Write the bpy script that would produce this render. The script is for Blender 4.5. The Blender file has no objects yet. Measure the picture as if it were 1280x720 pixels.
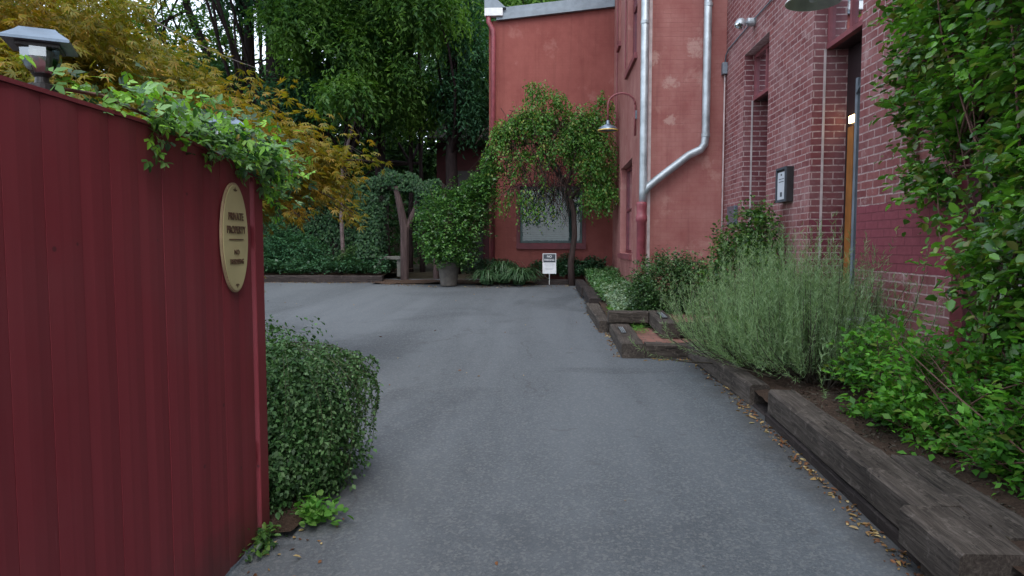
import bpy, math, random
import numpy as np
from mathutils import Vector, Matrix, noise
rng = np.random.default_rng(7)
random.seed(7)
R = math.radians
sc = bpy.context.scene
COL = sc.collection

def gz(x, y):
    return 0.04*min(max(y, -6.0), 17.0)

# ------------------------------------------------------------------ objects
def link(name, me, parent=None, loc=None):
    o = bpy.data.objects.new(name, me)
    COL.objects.link(o)
    if parent is not None: o.parent = parent
    if loc is not None: o.location = loc
    return o
def tag(o, label=None, cat=None, group=None, kind=None):
    if label: o['label'] = label
    if cat: o['category'] = cat
    if group: o['group'] = group
    if kind: o['kind'] = kind
    return o
def thing(name, loc, label, cat, group=None, rz=0):
    o = bpy.data.objects.new(name, None); COL.objects.link(o)
    o.location = loc; o.rotation_euler = (0, 0, rz); o.empty_display_size = .1
    return tag(o, label, cat, group)

class MB:
    def __init__(s): s.v = []; s.f = []; s.m = []
    def add(s, v, f, mi=0):
        b = len(s.v); s.v += [tuple(p) for p in v]; s.f += [tuple(i+b for i in q) for q in f]; s.m += [mi]*len(f)
    def box(s, x0, x1, y0, y1, z0, z1, mi=0):
        s.add([(x0,y0,z0),(x1,y0,z0),(x1,y1,z0),(x0,y1,z0),(x0,y0,z1),(x1,y0,z1),(x1,y1,z1),(x0,y1,z1)],
              [(0,3,2,1),(4,5,6,7),(0,1,5,4),(1,2,6,5),(2,3,7,6),(3,0,4,7)], mi)
    def quad(s, a, b, c, d, mi=0): s.add([a,b,c,d], [(0,1,2,3)], mi)
    def tube(s, pts, rad, n=8, caps=True, mi=0):
        pts = [Vector(p) for p in pts]
        if not hasattr(rad, '__len__'): rad = [rad]*len(pts)
        b = len(s.v); up = Vector((0,0,1)); prev = None
        for i, p in enumerate(pts):
            d = (pts[min(i+1, len(pts)-1)] - pts[max(i-1, 0)]).normalized()
            if prev is None:
                a = d.cross(up) if abs(d.z) < .95 else d.cross(Vector((1,0,0)))
            else: a = prev - d*prev.dot(d)
            a.normalize(); prev = a; c = d.cross(a)
            for k in range(n):
                t = 2*math.pi*k/n
                s.v.append(tuple(p + (a*math.cos(t)+c*math.sin(t))*rad[i]))
        for i in range(len(pts)-1):
            for k in range(n):
                q = b+i*n+k; r = b+i*n+(k+1) % n
                s.f.append((q, q+n, r+n, r)); s.m.append(mi)
        if caps:
            s.f.append(tuple(b+k for k in range(n))); s.m.append(mi)
            s.f.append(tuple(b+(len(pts)-1)*n+n-1-k for k in range(n))); s.m.append(mi)
    def lathe(s, prof, c=(0,0,0), n=24, mi=0):
        b = len(s.v)
        for r, z in prof:
            for k in range(n):
                t = 2*math.pi*k/n
                s.v.append((c[0]+r*math.cos(t), c[1]+r*math.sin(t), c[2]+z))
        for i in range(len(prof)-1):
            for k in range(n):
                q = b+i*n+k; r = b+i*n+(k+1) % n
                s.f.append((q, r, r+n, q+n)); s.m.append(mi)
    def build(s, name, mats, parent=None, smooth=False, loc=None, bevel=0):
        me = bpy.data.meshes.new(name)
        me.from_pydata(s.v, [], s.f)
        if not isinstance(mats, (list, tuple)): mats = [mats]
        for m in mats: me.materials.append(m)
        me.polygons.foreach_set('material_index', s.m)
        if smooth: me.polygons.foreach_set('use_smooth', [True]*len(s.f))
        me.validate(); me.update()
        o = link(name, me, parent, loc)
        if bevel:
            md = o.modifiers.new('b', 'BEVEL'); md.width = bevel; md.segments = 2; md.limit_method = 'ANGLE'; md.angle_limit = R(40)
        return o
def arr_mesh(name, V, F, mats, parent=None, loc=None, smooth=False):
    """V (n,3) array, F (m,k) array"""
    me = bpy.data.meshes.new(name)
    V = np.asarray(V, np.float32); F = np.asarray(F, np.int32)
    me.vertices.add(len(V)); me.vertices.foreach_set('co', V.ravel())
    me.loops.add(F.size); me.loops.foreach_set('vertex_index', F.ravel())
    me.polygons.add(len(F)); me.polygons.foreach_set('loop_start', np.arange(0, F.size, F.shape[1], dtype=np.int32))
    if smooth: me.polygons.foreach_set('use_smooth', np.ones(len(F), bool))
    me.update(calc_edges=True)
    if not isinstance(mats, (list, tuple)): mats = [mats]
    for m in mats: me.materials.append(m)
    return link(name, me, parent, loc)

# ------------------------------------------------------------------ materials
def newmat(name):
    m = bpy.data.materials.new(name); m.use_nodes = True
    nt = m.node_tree; nt.nodes.clear()
    out = nt.nodes.new('ShaderNodeOutputMaterial')
    return m, nt, out
def N(nt, t, **kw):
    n = nt.nodes.new(t)
    for k, v in kw.items():
        if k.startswith('i_'): n.inputs[k[2:].replace('_', ' ')].default_value = v
        else: setattr(n, k, v)
    return n
def L(nt, a, b): nt.links.new(a, b)
def ramp(nt, fac, stops, interp='LINEAR'):
    r = N(nt, 'ShaderNodeValToRGB'); r.color_ramp.interpolation = interp
    e = r.color_ramp.elements
    while len(e) < len(stops): e.new(.5)
    for i, (p, c) in enumerate(stops):
        e[i].position = p; e[i].color = (*c, 1) if len(c) == 3 else c
    L(nt, fac, r.inputs[0]); return r.outputs[0]
def noi(nt, vec, scale, detail=4, rough=.55, dist=0):
    n = N(nt, 'ShaderNodeTexNoise'); n.inputs['Scale'].default_value = scale
    n.inputs['Detail'].default_value = detail; n.inputs['Roughness'].default_value = rough; n.inputs['Distortion'].default_value = dist
    if vec is not None: L(nt, vec, n.inputs['Vector'])
    return n.outputs['Fac']
def mapv(nt, vec, scale=(1,1,1)):
    m = N(nt, 'ShaderNodeMapping'); m.inputs['Scale'].default_value = scale; L(nt, vec, m.inputs['Vector']); return m.outputs[0]
def mixc(nt, fac, a, b, mode='MIX'):
    m = N(nt, 'ShaderNodeMix'); m.data_type = 'RGBA'; m.blend_type = mode
    for s, v in ((m.inputs[0], fac), (m.inputs[6], a), (m.inputs[7], b)):
        if isinstance(v, (int, float)): s.default_value = v
        elif isinstance(v, tuple): s.default_value = (*v, 1)
        else: L(nt, v, s)
    return m.outputs[2]
def mth(nt, op, a, b=0.0, c=None):
    m = N(nt, 'ShaderNodeMath', operation=op)
    for i, v in enumerate((a, b, c)):
        if v is None: continue
        if isinstance(v, (int, float)): m.inputs[i].default_value = v
        else: L(nt, v, m.inputs[i])
    return m.outputs[0]
def bump(nt, h, strength=.3, dist=.01):
    b = N(nt, 'ShaderNodeBump'); b.inputs['Strength'].default_value = strength; b.inputs['Distance'].default_value = dist
    L(nt, h, b.inputs['Height']); return b.outputs[0]
def prin(nt, out, col, rough=.8, nrm=None, metal=0, spec=.5):
    p = N(nt, 'ShaderNodeBsdfPrincipled')
    for nm, v in (('Base Color', col), ('Roughness', rough), ('Metallic', metal), ('Specular IOR Level', spec)):
        s = p.inputs[nm]
        if isinstance(v, (int, float)): s.default_value = v
        elif isinstance(v, tuple): s.default_value = (*v, 1)
        else: L(nt, v, s)
    if nrm is not None: L(nt, nrm, p.inputs['Normal'])
    L(nt, p.outputs[0], out.inputs[0]); return p
def geo(nt): return N(nt, 'ShaderNodeNewGeometry')
def plain(name, col, rough=.6, metal=0, nscale=8, var=.25, bmp=.1):
    m, nt, out = newmat(name)
    tc = N(nt, 'ShaderNodeTexCoord').outputs['Object']
    f = noi(nt, tc, nscale, 5)
    c = ramp(nt, f, [(.3, tuple(x*(1-var) for x in col)), (.7, tuple(min(1, x*(1+var)) for x in col))])
    rr = mth(nt, 'MULTIPLY_ADD', f, .2, rough-.1)
    prin(nt, out, c, rr, bump(nt, noi(nt, tc, nscale*8, 3), bmp, .004), metal)
    return m
def leafmat(name, cols, trans=.3, rough=.5, pos=None, posamt=.5, spec=.3):
    """cols: list of colours picked per leaf; pos: (scale, colour list) low-frequency variety through the crown"""
    m, nt, out = newmat(name)
    g = geo(nt)
    st = [(i/(max(1, len(cols)-1)), c) for i, c in enumerate(cols)]
    c = ramp(nt, g.outputs['Random Per Island'], st)
    if pos:
        n = noi(nt, g.outputs['Position'], pos[0], 3)
        c2 = ramp(nt, n, [(.35+.3*i/(max(1, len(pos[1])-1)), q) for i, q in enumerate(pos[1])])
        c = mixc(nt, posamt, c, c2)
    p = N(nt, 'ShaderNodeBsdfPrincipled'); L(nt, c, p.inputs['Base Color'])
    p.inputs['Roughness'].default_value = rough; p.inputs['Specular IOR Level'].default_value = spec
    t = N(nt, 'ShaderNodeBsdfTranslucent')
    tcn = mixc(nt, 1.0, c, (1.25, 1.35, .55), 'MULTIPLY'); L(nt, tcn, t.inputs['Color'])
    mx = N(nt, 'ShaderNodeMixShader'); mx.inputs[0].default_value = trans
    L(nt, p.outputs[0], mx.inputs[1]); L(nt, t.outputs[0], mx.inputs[2]); L(nt, mx.outputs[0], out.inputs[0])
    return m

def mat_asphalt():
    m, nt, out = newmat('asphalt')
    P = geo(nt).outputs['Position']
    big = noi(nt, P, .55, 5, .6); mid = noi(nt, P, 3.5, 5, .65); fine = noi(nt, P, 140, 2, .6)
    fine2 = noi(nt, P, 55, 3, .7)
    c = ramp(nt, big, [(.3, (.078,.094,.110)), (.7, (.112,.130,.150))])
    c = mixc(nt, .5, c, ramp(nt, mid, [(.3, (.074,.088,.102)), (.7, (.125,.142,.160))]))
    c = mixc(nt, .55, c, ramp(nt, fine, [(.35, (.045,.052,.06)), (.55, (.10,.116,.13)), (.72, (.25,.265,.28))]))
    c = mixc(nt, .35, c, ramp(nt, fine2, [(.35, (.06,.065,.07)), (.7, (.18,.19,.2))]))
    tr = noi(nt, mapv(nt, P, (.9, .12, 1)), 1.3, 4, .6, .4)      # worn wheel lanes along the drive
    c = mixc(nt, ramp(nt, tr, [(.42, (0,0,0)), (.62, (.6,.6,.6))]), c, (.15,.165,.18))
    st_ = noi(nt, P, .38, 6, .65, .8)
    c = mixc(nt, ramp(nt, st_, [(.52, (0,0,0)), (.62, (.6,.6,.6))]), c, (.062,.07,.08))
    agg = N(nt, 'ShaderNodeTexVoronoi'); agg.inputs['Scale'].default_value = 75; L(nt, P, agg.inputs['Vector'])
    c = mixc(nt, ramp(nt, agg.outputs['Color'], [(.62, (0,0,0)), (.8, (.35,.35,.35))]), c, (.24,.24,.235))
    sx = N(nt, 'ShaderNodeSeparateXYZ'); L(nt, P, sx.inputs[0])
    ex = mth(nt, 'ADD', sx.outputs[0], mth(nt, 'MULTIPLY', mth(nt, 'SUBTRACT', mid, .5), .5))
    c = mixc(nt, ramp(nt, mth(nt, 'SUBTRACT', ex, .6), [(.72, (0,0,0)), (.98, (.7,.7,.7))]), c, (.05,.045,.04))   # dirt by the kerb
    # long faint seams and cracks
    v = N(nt, 'ShaderNodeTexVoronoi', feature='DISTANCE_TO_EDGE'); v.inputs['Scale'].default_value = .33
    wv = N(nt, 'ShaderNodeVectorMath', operation='ADD'); L(nt, P, wv.inputs[0])
    nv = N(nt, 'ShaderNodeTexNoise'); nv.inputs['Scale'].default_value = 1.5; nv.inputs['Detail'].default_value = 6; L(nt, P, nv.inputs['Vector'])
    L(nt, nv.outputs['Color'], wv.inputs[1]); L(nt, wv.outputs[0], v.inputs['Vector'])
    cr = ramp(nt, v.outputs['Distance'], [(0, (1,1,1)), (.006, (0,0,0))])
    gate = ramp(nt, noi(nt, P, .8, 2), [(.5, (0,0,0)), (.6, (.55,.55,.55))])
    c = mixc(nt, 1.0, c, (.76,.78,.80), 'MULTIPLY')
    cr = mixc(nt, 1.0, cr, gate, 'MULTIPLY')
    c = mixc(nt, cr, c, (.05,.052,.055))
    spots = ramp(nt, noi(nt, P, 6, 2, .5), [(.68, (0,0,0)), (.74, (.4,.4,.4))])
    c = mixc(nt, spots, c, (.06,.064,.07))
    prin(nt, out, c, .82, bump(nt, mth(nt, 'ADD', fine, fine2), .45, .006), spec=.35)
    return m
def mat_soil(name='soil', a=(.035,.022,.016), b=(.085,.055,.04)):
    m, nt, out = newmat(name)
    P = geo(nt).outputs['Position']
    f = noi(nt, P, 12, 6, .7); f2 = noi(nt, P, 60, 4, .7)
    c = ramp(nt, f, [(.3, a), (.7, b)])
    c = mixc(nt, .5, c, ramp(nt, f2, [(.4, a), (.62, b), (.75, (.16,.11,.075))]))
    prin(nt, out, c, .95, bump(nt, f2, .9, .02), spec=.2)
    return m
def mat_wood(name, c0, c1, c2, rough=.85):
    """streaks along local X"""
    m, nt, out = newmat(name)
    tc = N(nt, 'ShaderNodeTexCoord').outputs['Object']
    oi = N(nt, 'ShaderNodeObjectInfo')
    ad = N(nt, 'ShaderNodeVectorMath', operation='ADD'); L(nt, tc, ad.inputs[0]); L(nt, oi.outputs['Random'], ad.inputs[1])
    v = mapv(nt, ad.outputs[0], (2.2, 28, 28))
    s = noi(nt, v, 1.6, 6, .7, .6)
    w = noi(nt, tc, 4, 5, .6)
    c = ramp(nt, s, [(.28, c0), (.5, c1), (.74, c2)])
    c = mixc(nt, ramp(nt, w, [(.4, (0,0,0)), (.7, (.6,.6,.6))]), c, c0)
    ck = noi(nt, mapv(nt, ad.outputs[0], (1.1, 22, 22)), 2.0, 2, .4, .25)
    ckm = ramp(nt, mth(nt, 'ABSOLUTE', mth(nt, 'SUBTRACT', ck, .5)), [(.0, (.8,.8,.8)), (.008, (.6,.6,.6)), (.018, (0,0,0))])
    ckm = mixc(nt, 1.0, ckm, ramp(nt, noi(nt, tc, 3, 3), [(.45, (0,0,0)), (.55, (1,1,1))]), 'MULTIPLY')
    c = mixc(nt, ckm, c, (.008,.007,.006))
    c = mixc(nt, ramp(nt, noi(nt, tc, 16, 5, .75), [(.55, (0,0,0)), (.7, (.5,.5,.5))]), c, tuple(min(1, x*1.5) for x in c2))
    s = mth(nt, 'SUBTRACT', s, ckm)
    prin(nt, out, c, rough, bump(nt, s, .7, .012), spec=.25)
    return m
def mat_fence():
    m, nt, out = newmat('red_stained_boards')
    P = geo(nt).outputs['Position']
    se = N(nt, 'ShaderNodeSeparateXYZ'); L(nt, P, se.inputs[0])
    v = mapv(nt, P, (30, 30, 1.2)); s = noi(nt, v, 1.2, 6, .65, .3)
    big = noi(nt, P, 1.7, 4)
    # a tone per board
    fl = mth(nt, 'FLOOR', mth(nt, 'DIVIDE', se.outputs[1], .14))
    wn = N(nt, 'ShaderNodeTexWhiteNoise', noise_dimensions='1D'); L(nt, fl, wn.inputs['W'])
    c = ramp(nt, s, [(.25, (.18,.024,.034)), (.55, (.205,.029,.040)), (.8, (.23,.036,.048))])
    c = mixc(nt, .4, c, ramp(nt, wn.outputs[0], [(0, (.185,.026,.036)), (1, (.235,.036,.048))]))
    nail = N(nt, 'ShaderNodeTexVoronoi'); nail.inputs['Scale'].default_value = 5.5; L(nt, P, nail.inputs['Vector'])
    c = mixc(nt, ramp(nt, nail.outputs['Distance'], [(.0, (.8,.8,.8)), (.035, (.8,.8,.8)), (.05, (0,0,0))]), c, (.06,.016,.02))
    scr = noi(nt, mapv(nt, P, (60, 60, 5)), 1, 3, .5)
    c = mixc(nt, ramp(nt, scr, [(.72, (0,0,0)), (.8, (.5,.5,.5))]), c, (.26,.09,.10))
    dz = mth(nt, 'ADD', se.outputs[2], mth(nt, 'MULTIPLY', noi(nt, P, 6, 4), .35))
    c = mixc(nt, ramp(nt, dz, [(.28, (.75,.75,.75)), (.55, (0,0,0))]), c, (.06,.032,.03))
    c = mixc(nt, ramp(nt, big, [(.45, (0,0,0)), (.75, (.45,.45,.45))]), c, (.215,.062,.072))
    prin(nt, out, c, .6, bump(nt, s, .18, .002), spec=.35)
    return m
def brick_coords(nt, g):
    se = N(nt, 'ShaderNodeSeparateXYZ'); L(nt, g.outputs['Position'], se.inputs[0])
    sn = N(nt, 'ShaderNodeSeparateXYZ'); L(nt, g.outputs['True Normal'], sn.inputs[0])
    isy = mth(nt, 'GREATER_THAN', mth(nt, 'ABSOLUTE', sn.outputs[1]), .5)
    mu = N(nt, 'ShaderNodeMix'); mu.data_type = 'FLOAT'; L(nt, isy, mu.inputs[0]); L(nt, se.outputs[1], mu.inputs[2]); L(nt, se.outputs[0], mu.inputs[3])
    cb = N(nt, 'ShaderNodeCombineXYZ'); L(nt, mu.outputs[0], cb.inputs[0]); L(nt, se.outputs[2], cb.inputs[1])
    return cb.outputs[0], se, isy
def mat_brick():
    m, nt, out = newmat('old_painted_brick')
    g = geo(nt); P = g.outputs['Position']
    vec, se, isy = brick_coords(nt, g)
    dn = N(nt, 'ShaderNodeTexNoise'); dn.inputs['Scale'].default_value = 9; dn.inputs['Detail'].default_value = 3; L(nt, P, dn.inputs['Vector'])
    sb = N(nt, 'ShaderNodeVectorMath', operation='SUBTRACT'); L(nt, dn.outputs['Color'], sb.inputs[0]); sb.inputs[1].default_value = (.5,.5,.5)
    scl = N(nt, 'ShaderNodeVectorMath', operation='SCALE'); L(nt, sb.outputs[0], scl.inputs[0]); scl.inputs['Scale'].default_value = .012
    av = N(nt, 'ShaderNodeVectorMath', operation='ADD'); L(nt, vec, av.inputs[0]); L(nt, scl.outputs[0], av.inputs[1])
    b = N(nt, 'ShaderNodeTexBrick'); b.offset = .5; L(nt, av.outputs[0], b.inputs['Vector'])
    b.inputs['Scale'].default_value = 1; b.inputs['Brick Width'].default_value = .213; b.inputs['Row Height'].default_value = .0677
    b.inputs['Mortar Size'].default_value = .0066; b.inputs['Mortar Smooth'].default_value = .25; b.inputs['Bias'].default_value = -.1
    b.inputs['Color1'].default_value = (.175,.046,.048,1); b.inputs['Color2'].default_value = (.29,.10,.095,1)
    b.inputs['Mortar'].default_value = (.5,.5,.5,1)
    n1 = noi(nt, P, 2.2, 5, .65); n2 = noi(nt, P, 22, 4, .65); n3 = noi(nt, P, .7, 3)
    col = mixc(nt, ramp(nt, n2, [(.4, (0,0,0)), (.75, (.45,.45,.45))]), b.outputs['Color'], (.115,.032,.038))
    # chalky bloom over the face
    bl = ramp(nt, n1, [(.42, (0,0,0)), (.72, (.6,.6,.6))])
    col = mixc(nt, bl, col, (.40,.235,.235))
    col = mixc(nt, ramp(nt, noi(nt, P, 5, 7, .75), [(.56, (0,0,0)), (.66, (.5,.5,.5))]), col, (.5,.36,.35))
    mort = ramp(nt, n2, [(.33, (.27,.15,.15)), (.62, (.50,.37,.36))])
    fac = b.outputs['Fac']
    # the heavy red paint band: a coat that also covers the joints
    z = se.outputs[2]
    zj = mth(nt, 'ADD', z, mth(nt, 'MULTIPLY', mth(nt, 'SUBTRACT', noi(nt, P, 7, 3), .5), .03))
    inb = mth(nt, 'MULTIPLY', mth(nt, 'GREATER_THAN', zj, 1.29), mth(nt, 'LESS_THAN', zj, 1.828))
    inb = mth(nt, 'MULTIPLY', inb, mth(nt, 'LESS_THAN', se.outputs[1], 6.06))
    full = mixc(nt, fac, col, mort)
    pc = mixc(nt, .5, (.225,.05,.068), ramp(nt, n2, [(.3, (.17,.035,.05)), (.7, (.27,.07,.09))]))
    pc = mixc(nt, mth(nt, 'MULTIPLY', fac, .45), pc, (.12,.026,.036))
    full = mixc(nt, inb, full, pc)
    # reveals are mixed towards a darker red-purple
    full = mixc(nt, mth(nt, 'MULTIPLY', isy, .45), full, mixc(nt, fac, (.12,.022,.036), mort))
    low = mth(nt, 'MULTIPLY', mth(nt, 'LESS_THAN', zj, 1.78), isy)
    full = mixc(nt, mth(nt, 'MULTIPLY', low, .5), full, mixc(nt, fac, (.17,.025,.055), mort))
    h = mth(nt, 'SUBTRACT', mth(nt, 'MULTIPLY', n2, .35), fac)
    prin(nt, out, full, .78, bump(nt, h, .8, .006), spec=.35)
    return m
def mat_stucco(name, a, b, ghost=.5, pale=.55):
    m, nt, out = newmat(name)
    g = geo(nt); P = g.outputs['Position']
    vec, se, isy = brick_coords(nt, g)
    n1 = noi(nt, P, 1.1, 6, .62); n2 = noi(nt, P, 5, 5, .6); n3 = noi(nt, P, 40, 3)
    vs = noi(nt, mapv(nt, P, (6, 6, .5)), 1, 4, .6)
    c = ramp(nt, n1, [(.3, a), (.7, b)])
    c = mixc(nt, .4, c, ramp(nt, n2, [(.3, a), (.7, b)]))
    c = mixc(nt, ramp(nt, vs, [(.5, (0,0,0)), (.8, (.35,.35,.35))]), c, tuple(x*.6 for x in a))
    run = noi(nt, mapv(nt, P, (9, 9, .28)), 1, 5, .7)
    c = mixc(nt, ramp(nt, run, [(.55, (0,0,0)), (.72, (.3,.3,.3))]), c, tuple(x*.6 for x in a))
    bz = mth(nt, 'ADD', se.outputs[2], mth(nt, 'MULTIPLY', n2, .8))
    c = mixc(nt, ramp(nt, mth(nt, 'MULTIPLY', bz, .4), [(.42, (.7,.7,.7)), (.66, (0,0,0))]), c, (.13,.05,.045))
    # worn patches where the coat has flaked
    w = ramp(nt, noi(nt, P, 1.9, 7, .68), [(.57, (0,0,0)), (.66, (pale,)*3)])
    c = mixc(nt, w, c, (.43,.23,.20))
    for (px, pz, rad) in ((1.83, 3.94, .16), (1.83, 3.37, .13), (2.2, 4.45, .2), (1.58, 4.3, .14), (1.95, 1.25, .2)):   # flaked spots on the front
        dd = N(nt, 'ShaderNodeVectorMath', operation='DISTANCE'); L(nt, P, dd.inputs[0]); dd.inputs[1].default_value = (px, 10.5, pz)
        q = mth(nt, 'ADD', mth(nt, 'DIVIDE', dd.outputs['Value'], rad), mth(nt, 'MULTIPLY', mth(nt, 'SUBTRACT', noi(nt, P, 9, 6, .75), .5), 3.2))
        c = mixc(nt, ramp(nt, q, [(.35, (.65,.65,.65)), (.75, (0,0,0))]), c, (.5,.33,.29))
    sp = ramp(nt, noi(nt, P, 9, 4, .7), [(.68, (0,0,0)), (.75, (.35,.35,.35))])
    c = mixc(nt, sp, c, (.2,.09,.075))
    bt = N(nt, 'ShaderNodeTexBrick'); L(nt, vec, bt.inputs['Vector']); bt.inputs['Scale'].default_value = 1
    bt.inputs['Brick Width'].default_value = .213; bt.inputs['Row Height'].default_value = .0677; bt.inputs['Mortar Size'].default_value = .006
    bt.inputs['Mortar Smooth'].default_value = 1
    gh = mth(nt, 'MULTIPLY', bt.outputs['Fac'], mth(nt, 'MULTIPLY', n2, ghost))
    c = mixc(nt, mth(nt, 'MULTIPLY', gh, .5), c, tuple(x*.6 for x in a))
    h = mth(nt, 'SUBTRACT', mth(nt, 'ADD', mth(nt, 'MULTIPLY', n3, .25), mth(nt, 'MULTIPLY', n2, .6)), gh)
    prin(nt, out, c, .85, bump(nt, h, .6, .012), spec=.3)
    return m
def mat_bark(name, a, b):
    m, nt, out = newmat(name)
    P = geo(nt).outputs['Position']
    s = noi(nt, mapv(nt, P, (12, 12, 1.6)), 1.4, 6, .7, .5)
    c = ramp(nt, s, [(.3, a), (.7, b)])
    prin(nt, out, c, .9, bump(nt, s, .9, .03), spec=.2)
    return m
def mat_glass(name, tint=(.75,.85,.85), refl=.35):
    m, nt, out = newmat(name)
    t = N(nt, 'ShaderNodeBsdfTransparent'); t.inputs[0].default_value = (*tint, 1)
    g = N(nt, 'ShaderNodeBsdfGlossy'); g.inputs['Roughness'].default_value = .03; g.inputs['Color'].default_value = (.9,.95,1,1)
    lw = N(nt, 'ShaderNodeLayerWeight'); lw.inputs[0].default_value = refl
    mx = N(nt, 'ShaderNodeMixShader')
    L(nt, mth(nt, 'MINIMUM', mth(nt, 'ADD', lw.outputs['Fresnel'], .04), 1.0), mx.inputs[0])
    L(nt, t.outputs[0], mx.inputs[1]); L(nt, g.outputs[0], mx.inputs[2]); L(nt, mx.outputs[0], out.inputs[0])
    return m
def emit(name, col, s):
    m, nt, out = newmat(name); e = N(nt, 'ShaderNodeEmission'); e.inputs[0].default_value = (*col, 1); e.inputs[1].default_value = s
    L(nt, e.outputs[0], out.inputs[0]); return m

M = {}
M['asphalt'] = mat_asphalt()
M['soil'] = mat_soil()
M['terrain'] = mat_soil('terrain_soil', (.03,.028,.018), (.06,.05,.032))
M['tie'] = mat_wood('weathered_timber', (.024,.019,.016), (.068,.056,.048), (.155,.132,.115))
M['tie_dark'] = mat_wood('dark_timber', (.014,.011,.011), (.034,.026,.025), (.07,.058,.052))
M['fence'] = mat_fence()
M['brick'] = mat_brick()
M['stucco'] = mat_stucco('pink_stucco', (.27,.085,.078), (.42,.20,.18), .6, .75)
M['stucco2'] = mat_stucco('deep_red_stucco', (.20,.052,.046), (.28,.092,.078), .35, .25)
M['trim'] = plain('dark_red_trim', (.13,.022,.032), .5, bmp=.15)
M['pinktrim'] = plain('faded_red_trim', (.22,.06,.07), .6)
M['pipepaint'] = plain('red_pipe_paint', (.24,.055,.07), .45)
M['galv'] = plain('galvanised_metal', (.40,.45,.48), .5, .6, 5, .3, .12)
M['galv_dull'] = plain('dull_grey_metal', (.2,.24,.28), .55, .3, 6, .2)
M['white'] = plain('white_paint', (.7,.72,.74), .5, var=.1)
M['offwhite'] = plain('aged_white_paint', (.5,.42,.42), .6)
M['black'] = plain('black_paint', (.02,.02,.022), .45)
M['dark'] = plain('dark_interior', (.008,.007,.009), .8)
M['door'] = plain('dark_door', (.02,.012,.014), .4)
M['oak'] = plain('amber_wood', (.30,.115,.025), .5)
M['blind'] = plain('grey_blinds', (.075,.12,.12), .6)
M['glass'] = mat_glass('window_glass')
M['glass_clear'] = mat_glass('lamp_glass', (.85,.9,.88), .6)
M['cream'] = plain('cream_enamel', (.50,.46,.24), .5, nscale=5, var=.1, bmp=.05)
M['creamrim'] = plain('tan_rim', (.40,.30,.18), .5)
M['brownink'] = plain('brown_lettering', (.10,.055,.03), .6)
M['ink'] = plain('dark_grey_ink', (.05,.06,.075), .6)
M['stone'] = plain('grey_stone', (.11,.11,.10), .85, nscale=12)
M['pot'] = plain('dark_clay_pot', (.10,.09,.08), .75, nscale=10)
M['pad'] = None
M['bark'] = mat_bark('brown_bark', (.02,.014,.013), (.075,.05,.045))
M['barkdark'] = mat_bark('dark_bark', (.014,.010,.011), (.05,.034,.034))
M['twig'] = plain('twig', (.13,.065,.05), .8)
M['stem'] = plain('green_stem', (.06,.07,.03), .7)
M['yellow'] = plain('rim_yellow', (.75,.5,.1), .5)
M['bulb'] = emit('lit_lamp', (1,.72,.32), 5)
M['slate'] = plain('blue_grey_metal', (.16,.21,.27), .35, .6)
M['paper'] = plain('paper', (.6,.63,.68), .4, var=.06, bmp=0)
M['shed'] = plain('shed_red', (.06,.012,.016), .8)
M['shade'] = plain('grey_lamp_enamel', (.5,.5,.48), .5)

# foliage
M['ivy'] = leafmat('ivy_leaf', [(.014,.042,.02),(.022,.065,.026),(.04,.10,.032),(.016,.05,.026)], .25, .5, spec=.22)
M['ivy_bright'] = leafmat('bright_ivy_leaf', [(.012,.045,.02),(.02,.075,.025),(.20,.46,.04),(.03,.10,.03),(.28,.58,.06),(.015,.05,.025),(.22,.4,.16),(.05,.17,.035)], .3, .42, spec=.35)  # near-black and pale bright leaves paint in shade and glints
M['climber'] = leafmat('climber_leaf', [(.012,.045,.016),(.06,.20,.026),(.19,.46,.04),(.020,.075,.022),(.27,.54,.07),(.03,.11,.025),(.30,.24,.06),(.02,.06,.02)], .32, .28, pos=(3.2,[(.012,.045,.016),(.13,.34,.035)]), posamt=.45, spec=.6)  # leaf tones spread wide to paint highlights against dark shade
M['shrub'] = leafmat('shrub_leaf', [(.03,.11,.02),(.09,.30,.03),(.18,.48,.045),(.045,.16,.03),(.12,.36,.035),(.28,.28,.06)], .35, .4, pos=(3.0,[(.02,.08,.02),(.12,.34,.04)]), posamt=.45)
M['darkshrub'] = leafmat('dark_shrub_leaf', [(.02,.055,.02),(.035,.09,.028),(.07,.16,.04),(.12,.18,.08)], .2, .4, spec=.4)
M['midshrub'] = leafmat('mid_shrub_leaf', [(.02,.06,.02),(.045,.12,.03),(.09,.2,.04),(.16,.26,.06)], .3, .4, spec=.5)
M['potshrub'] = leafmat('potted_shrub_leaf', [(.02,.06,.02),(.035,.11,.028),(.07,.18,.035),(.10,.22,.04)], .25, .4, spec=.5)
M['trail'] = leafmat('trailing_leaf', [(.018,.055,.018),(.032,.095,.026),(.06,.15,.04),(.12,.22,.09),(.03,.08,.025)], .2, .5, spec=.3)
M['lav'] = leafmat('grey_green_needle', [(.10,.18,.08),(.16,.26,.12),(.23,.35,.17),(.31,.42,.24)], .3, .6)
M['lavstem'] = plain('woody_stem', (.06,.05,.035), .85)
M['maple'] = leafmat('maple_leaf', [(.13,.15,.02),(.22,.19,.02),(.36,.17,.02),(.15,.19,.025),(.44,.22,.03),(.16,.17,.022)], .4, .5, pos=(1.1,[(.07,.12,.022),(.18,.17,.02),(.36,.15,.025)]), posamt=.55)
M['tree'] = leafmat('tree_leaf', [(.03,.10,.03),(.07,.18,.035),(.14,.28,.05),(.045,.13,.035),(.2,.34,.07)], .45, .5, pos=(.6,[(.025,.09,.04),(.15,.28,.04)]), posamt=.45)
M['evergreen'] = leafmat('evergreen_leaf', [(.025,.08,.045),(.045,.13,.065),(.07,.18,.08),(.03,.10,.055)], .3, .55, spec=.2)
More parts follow.
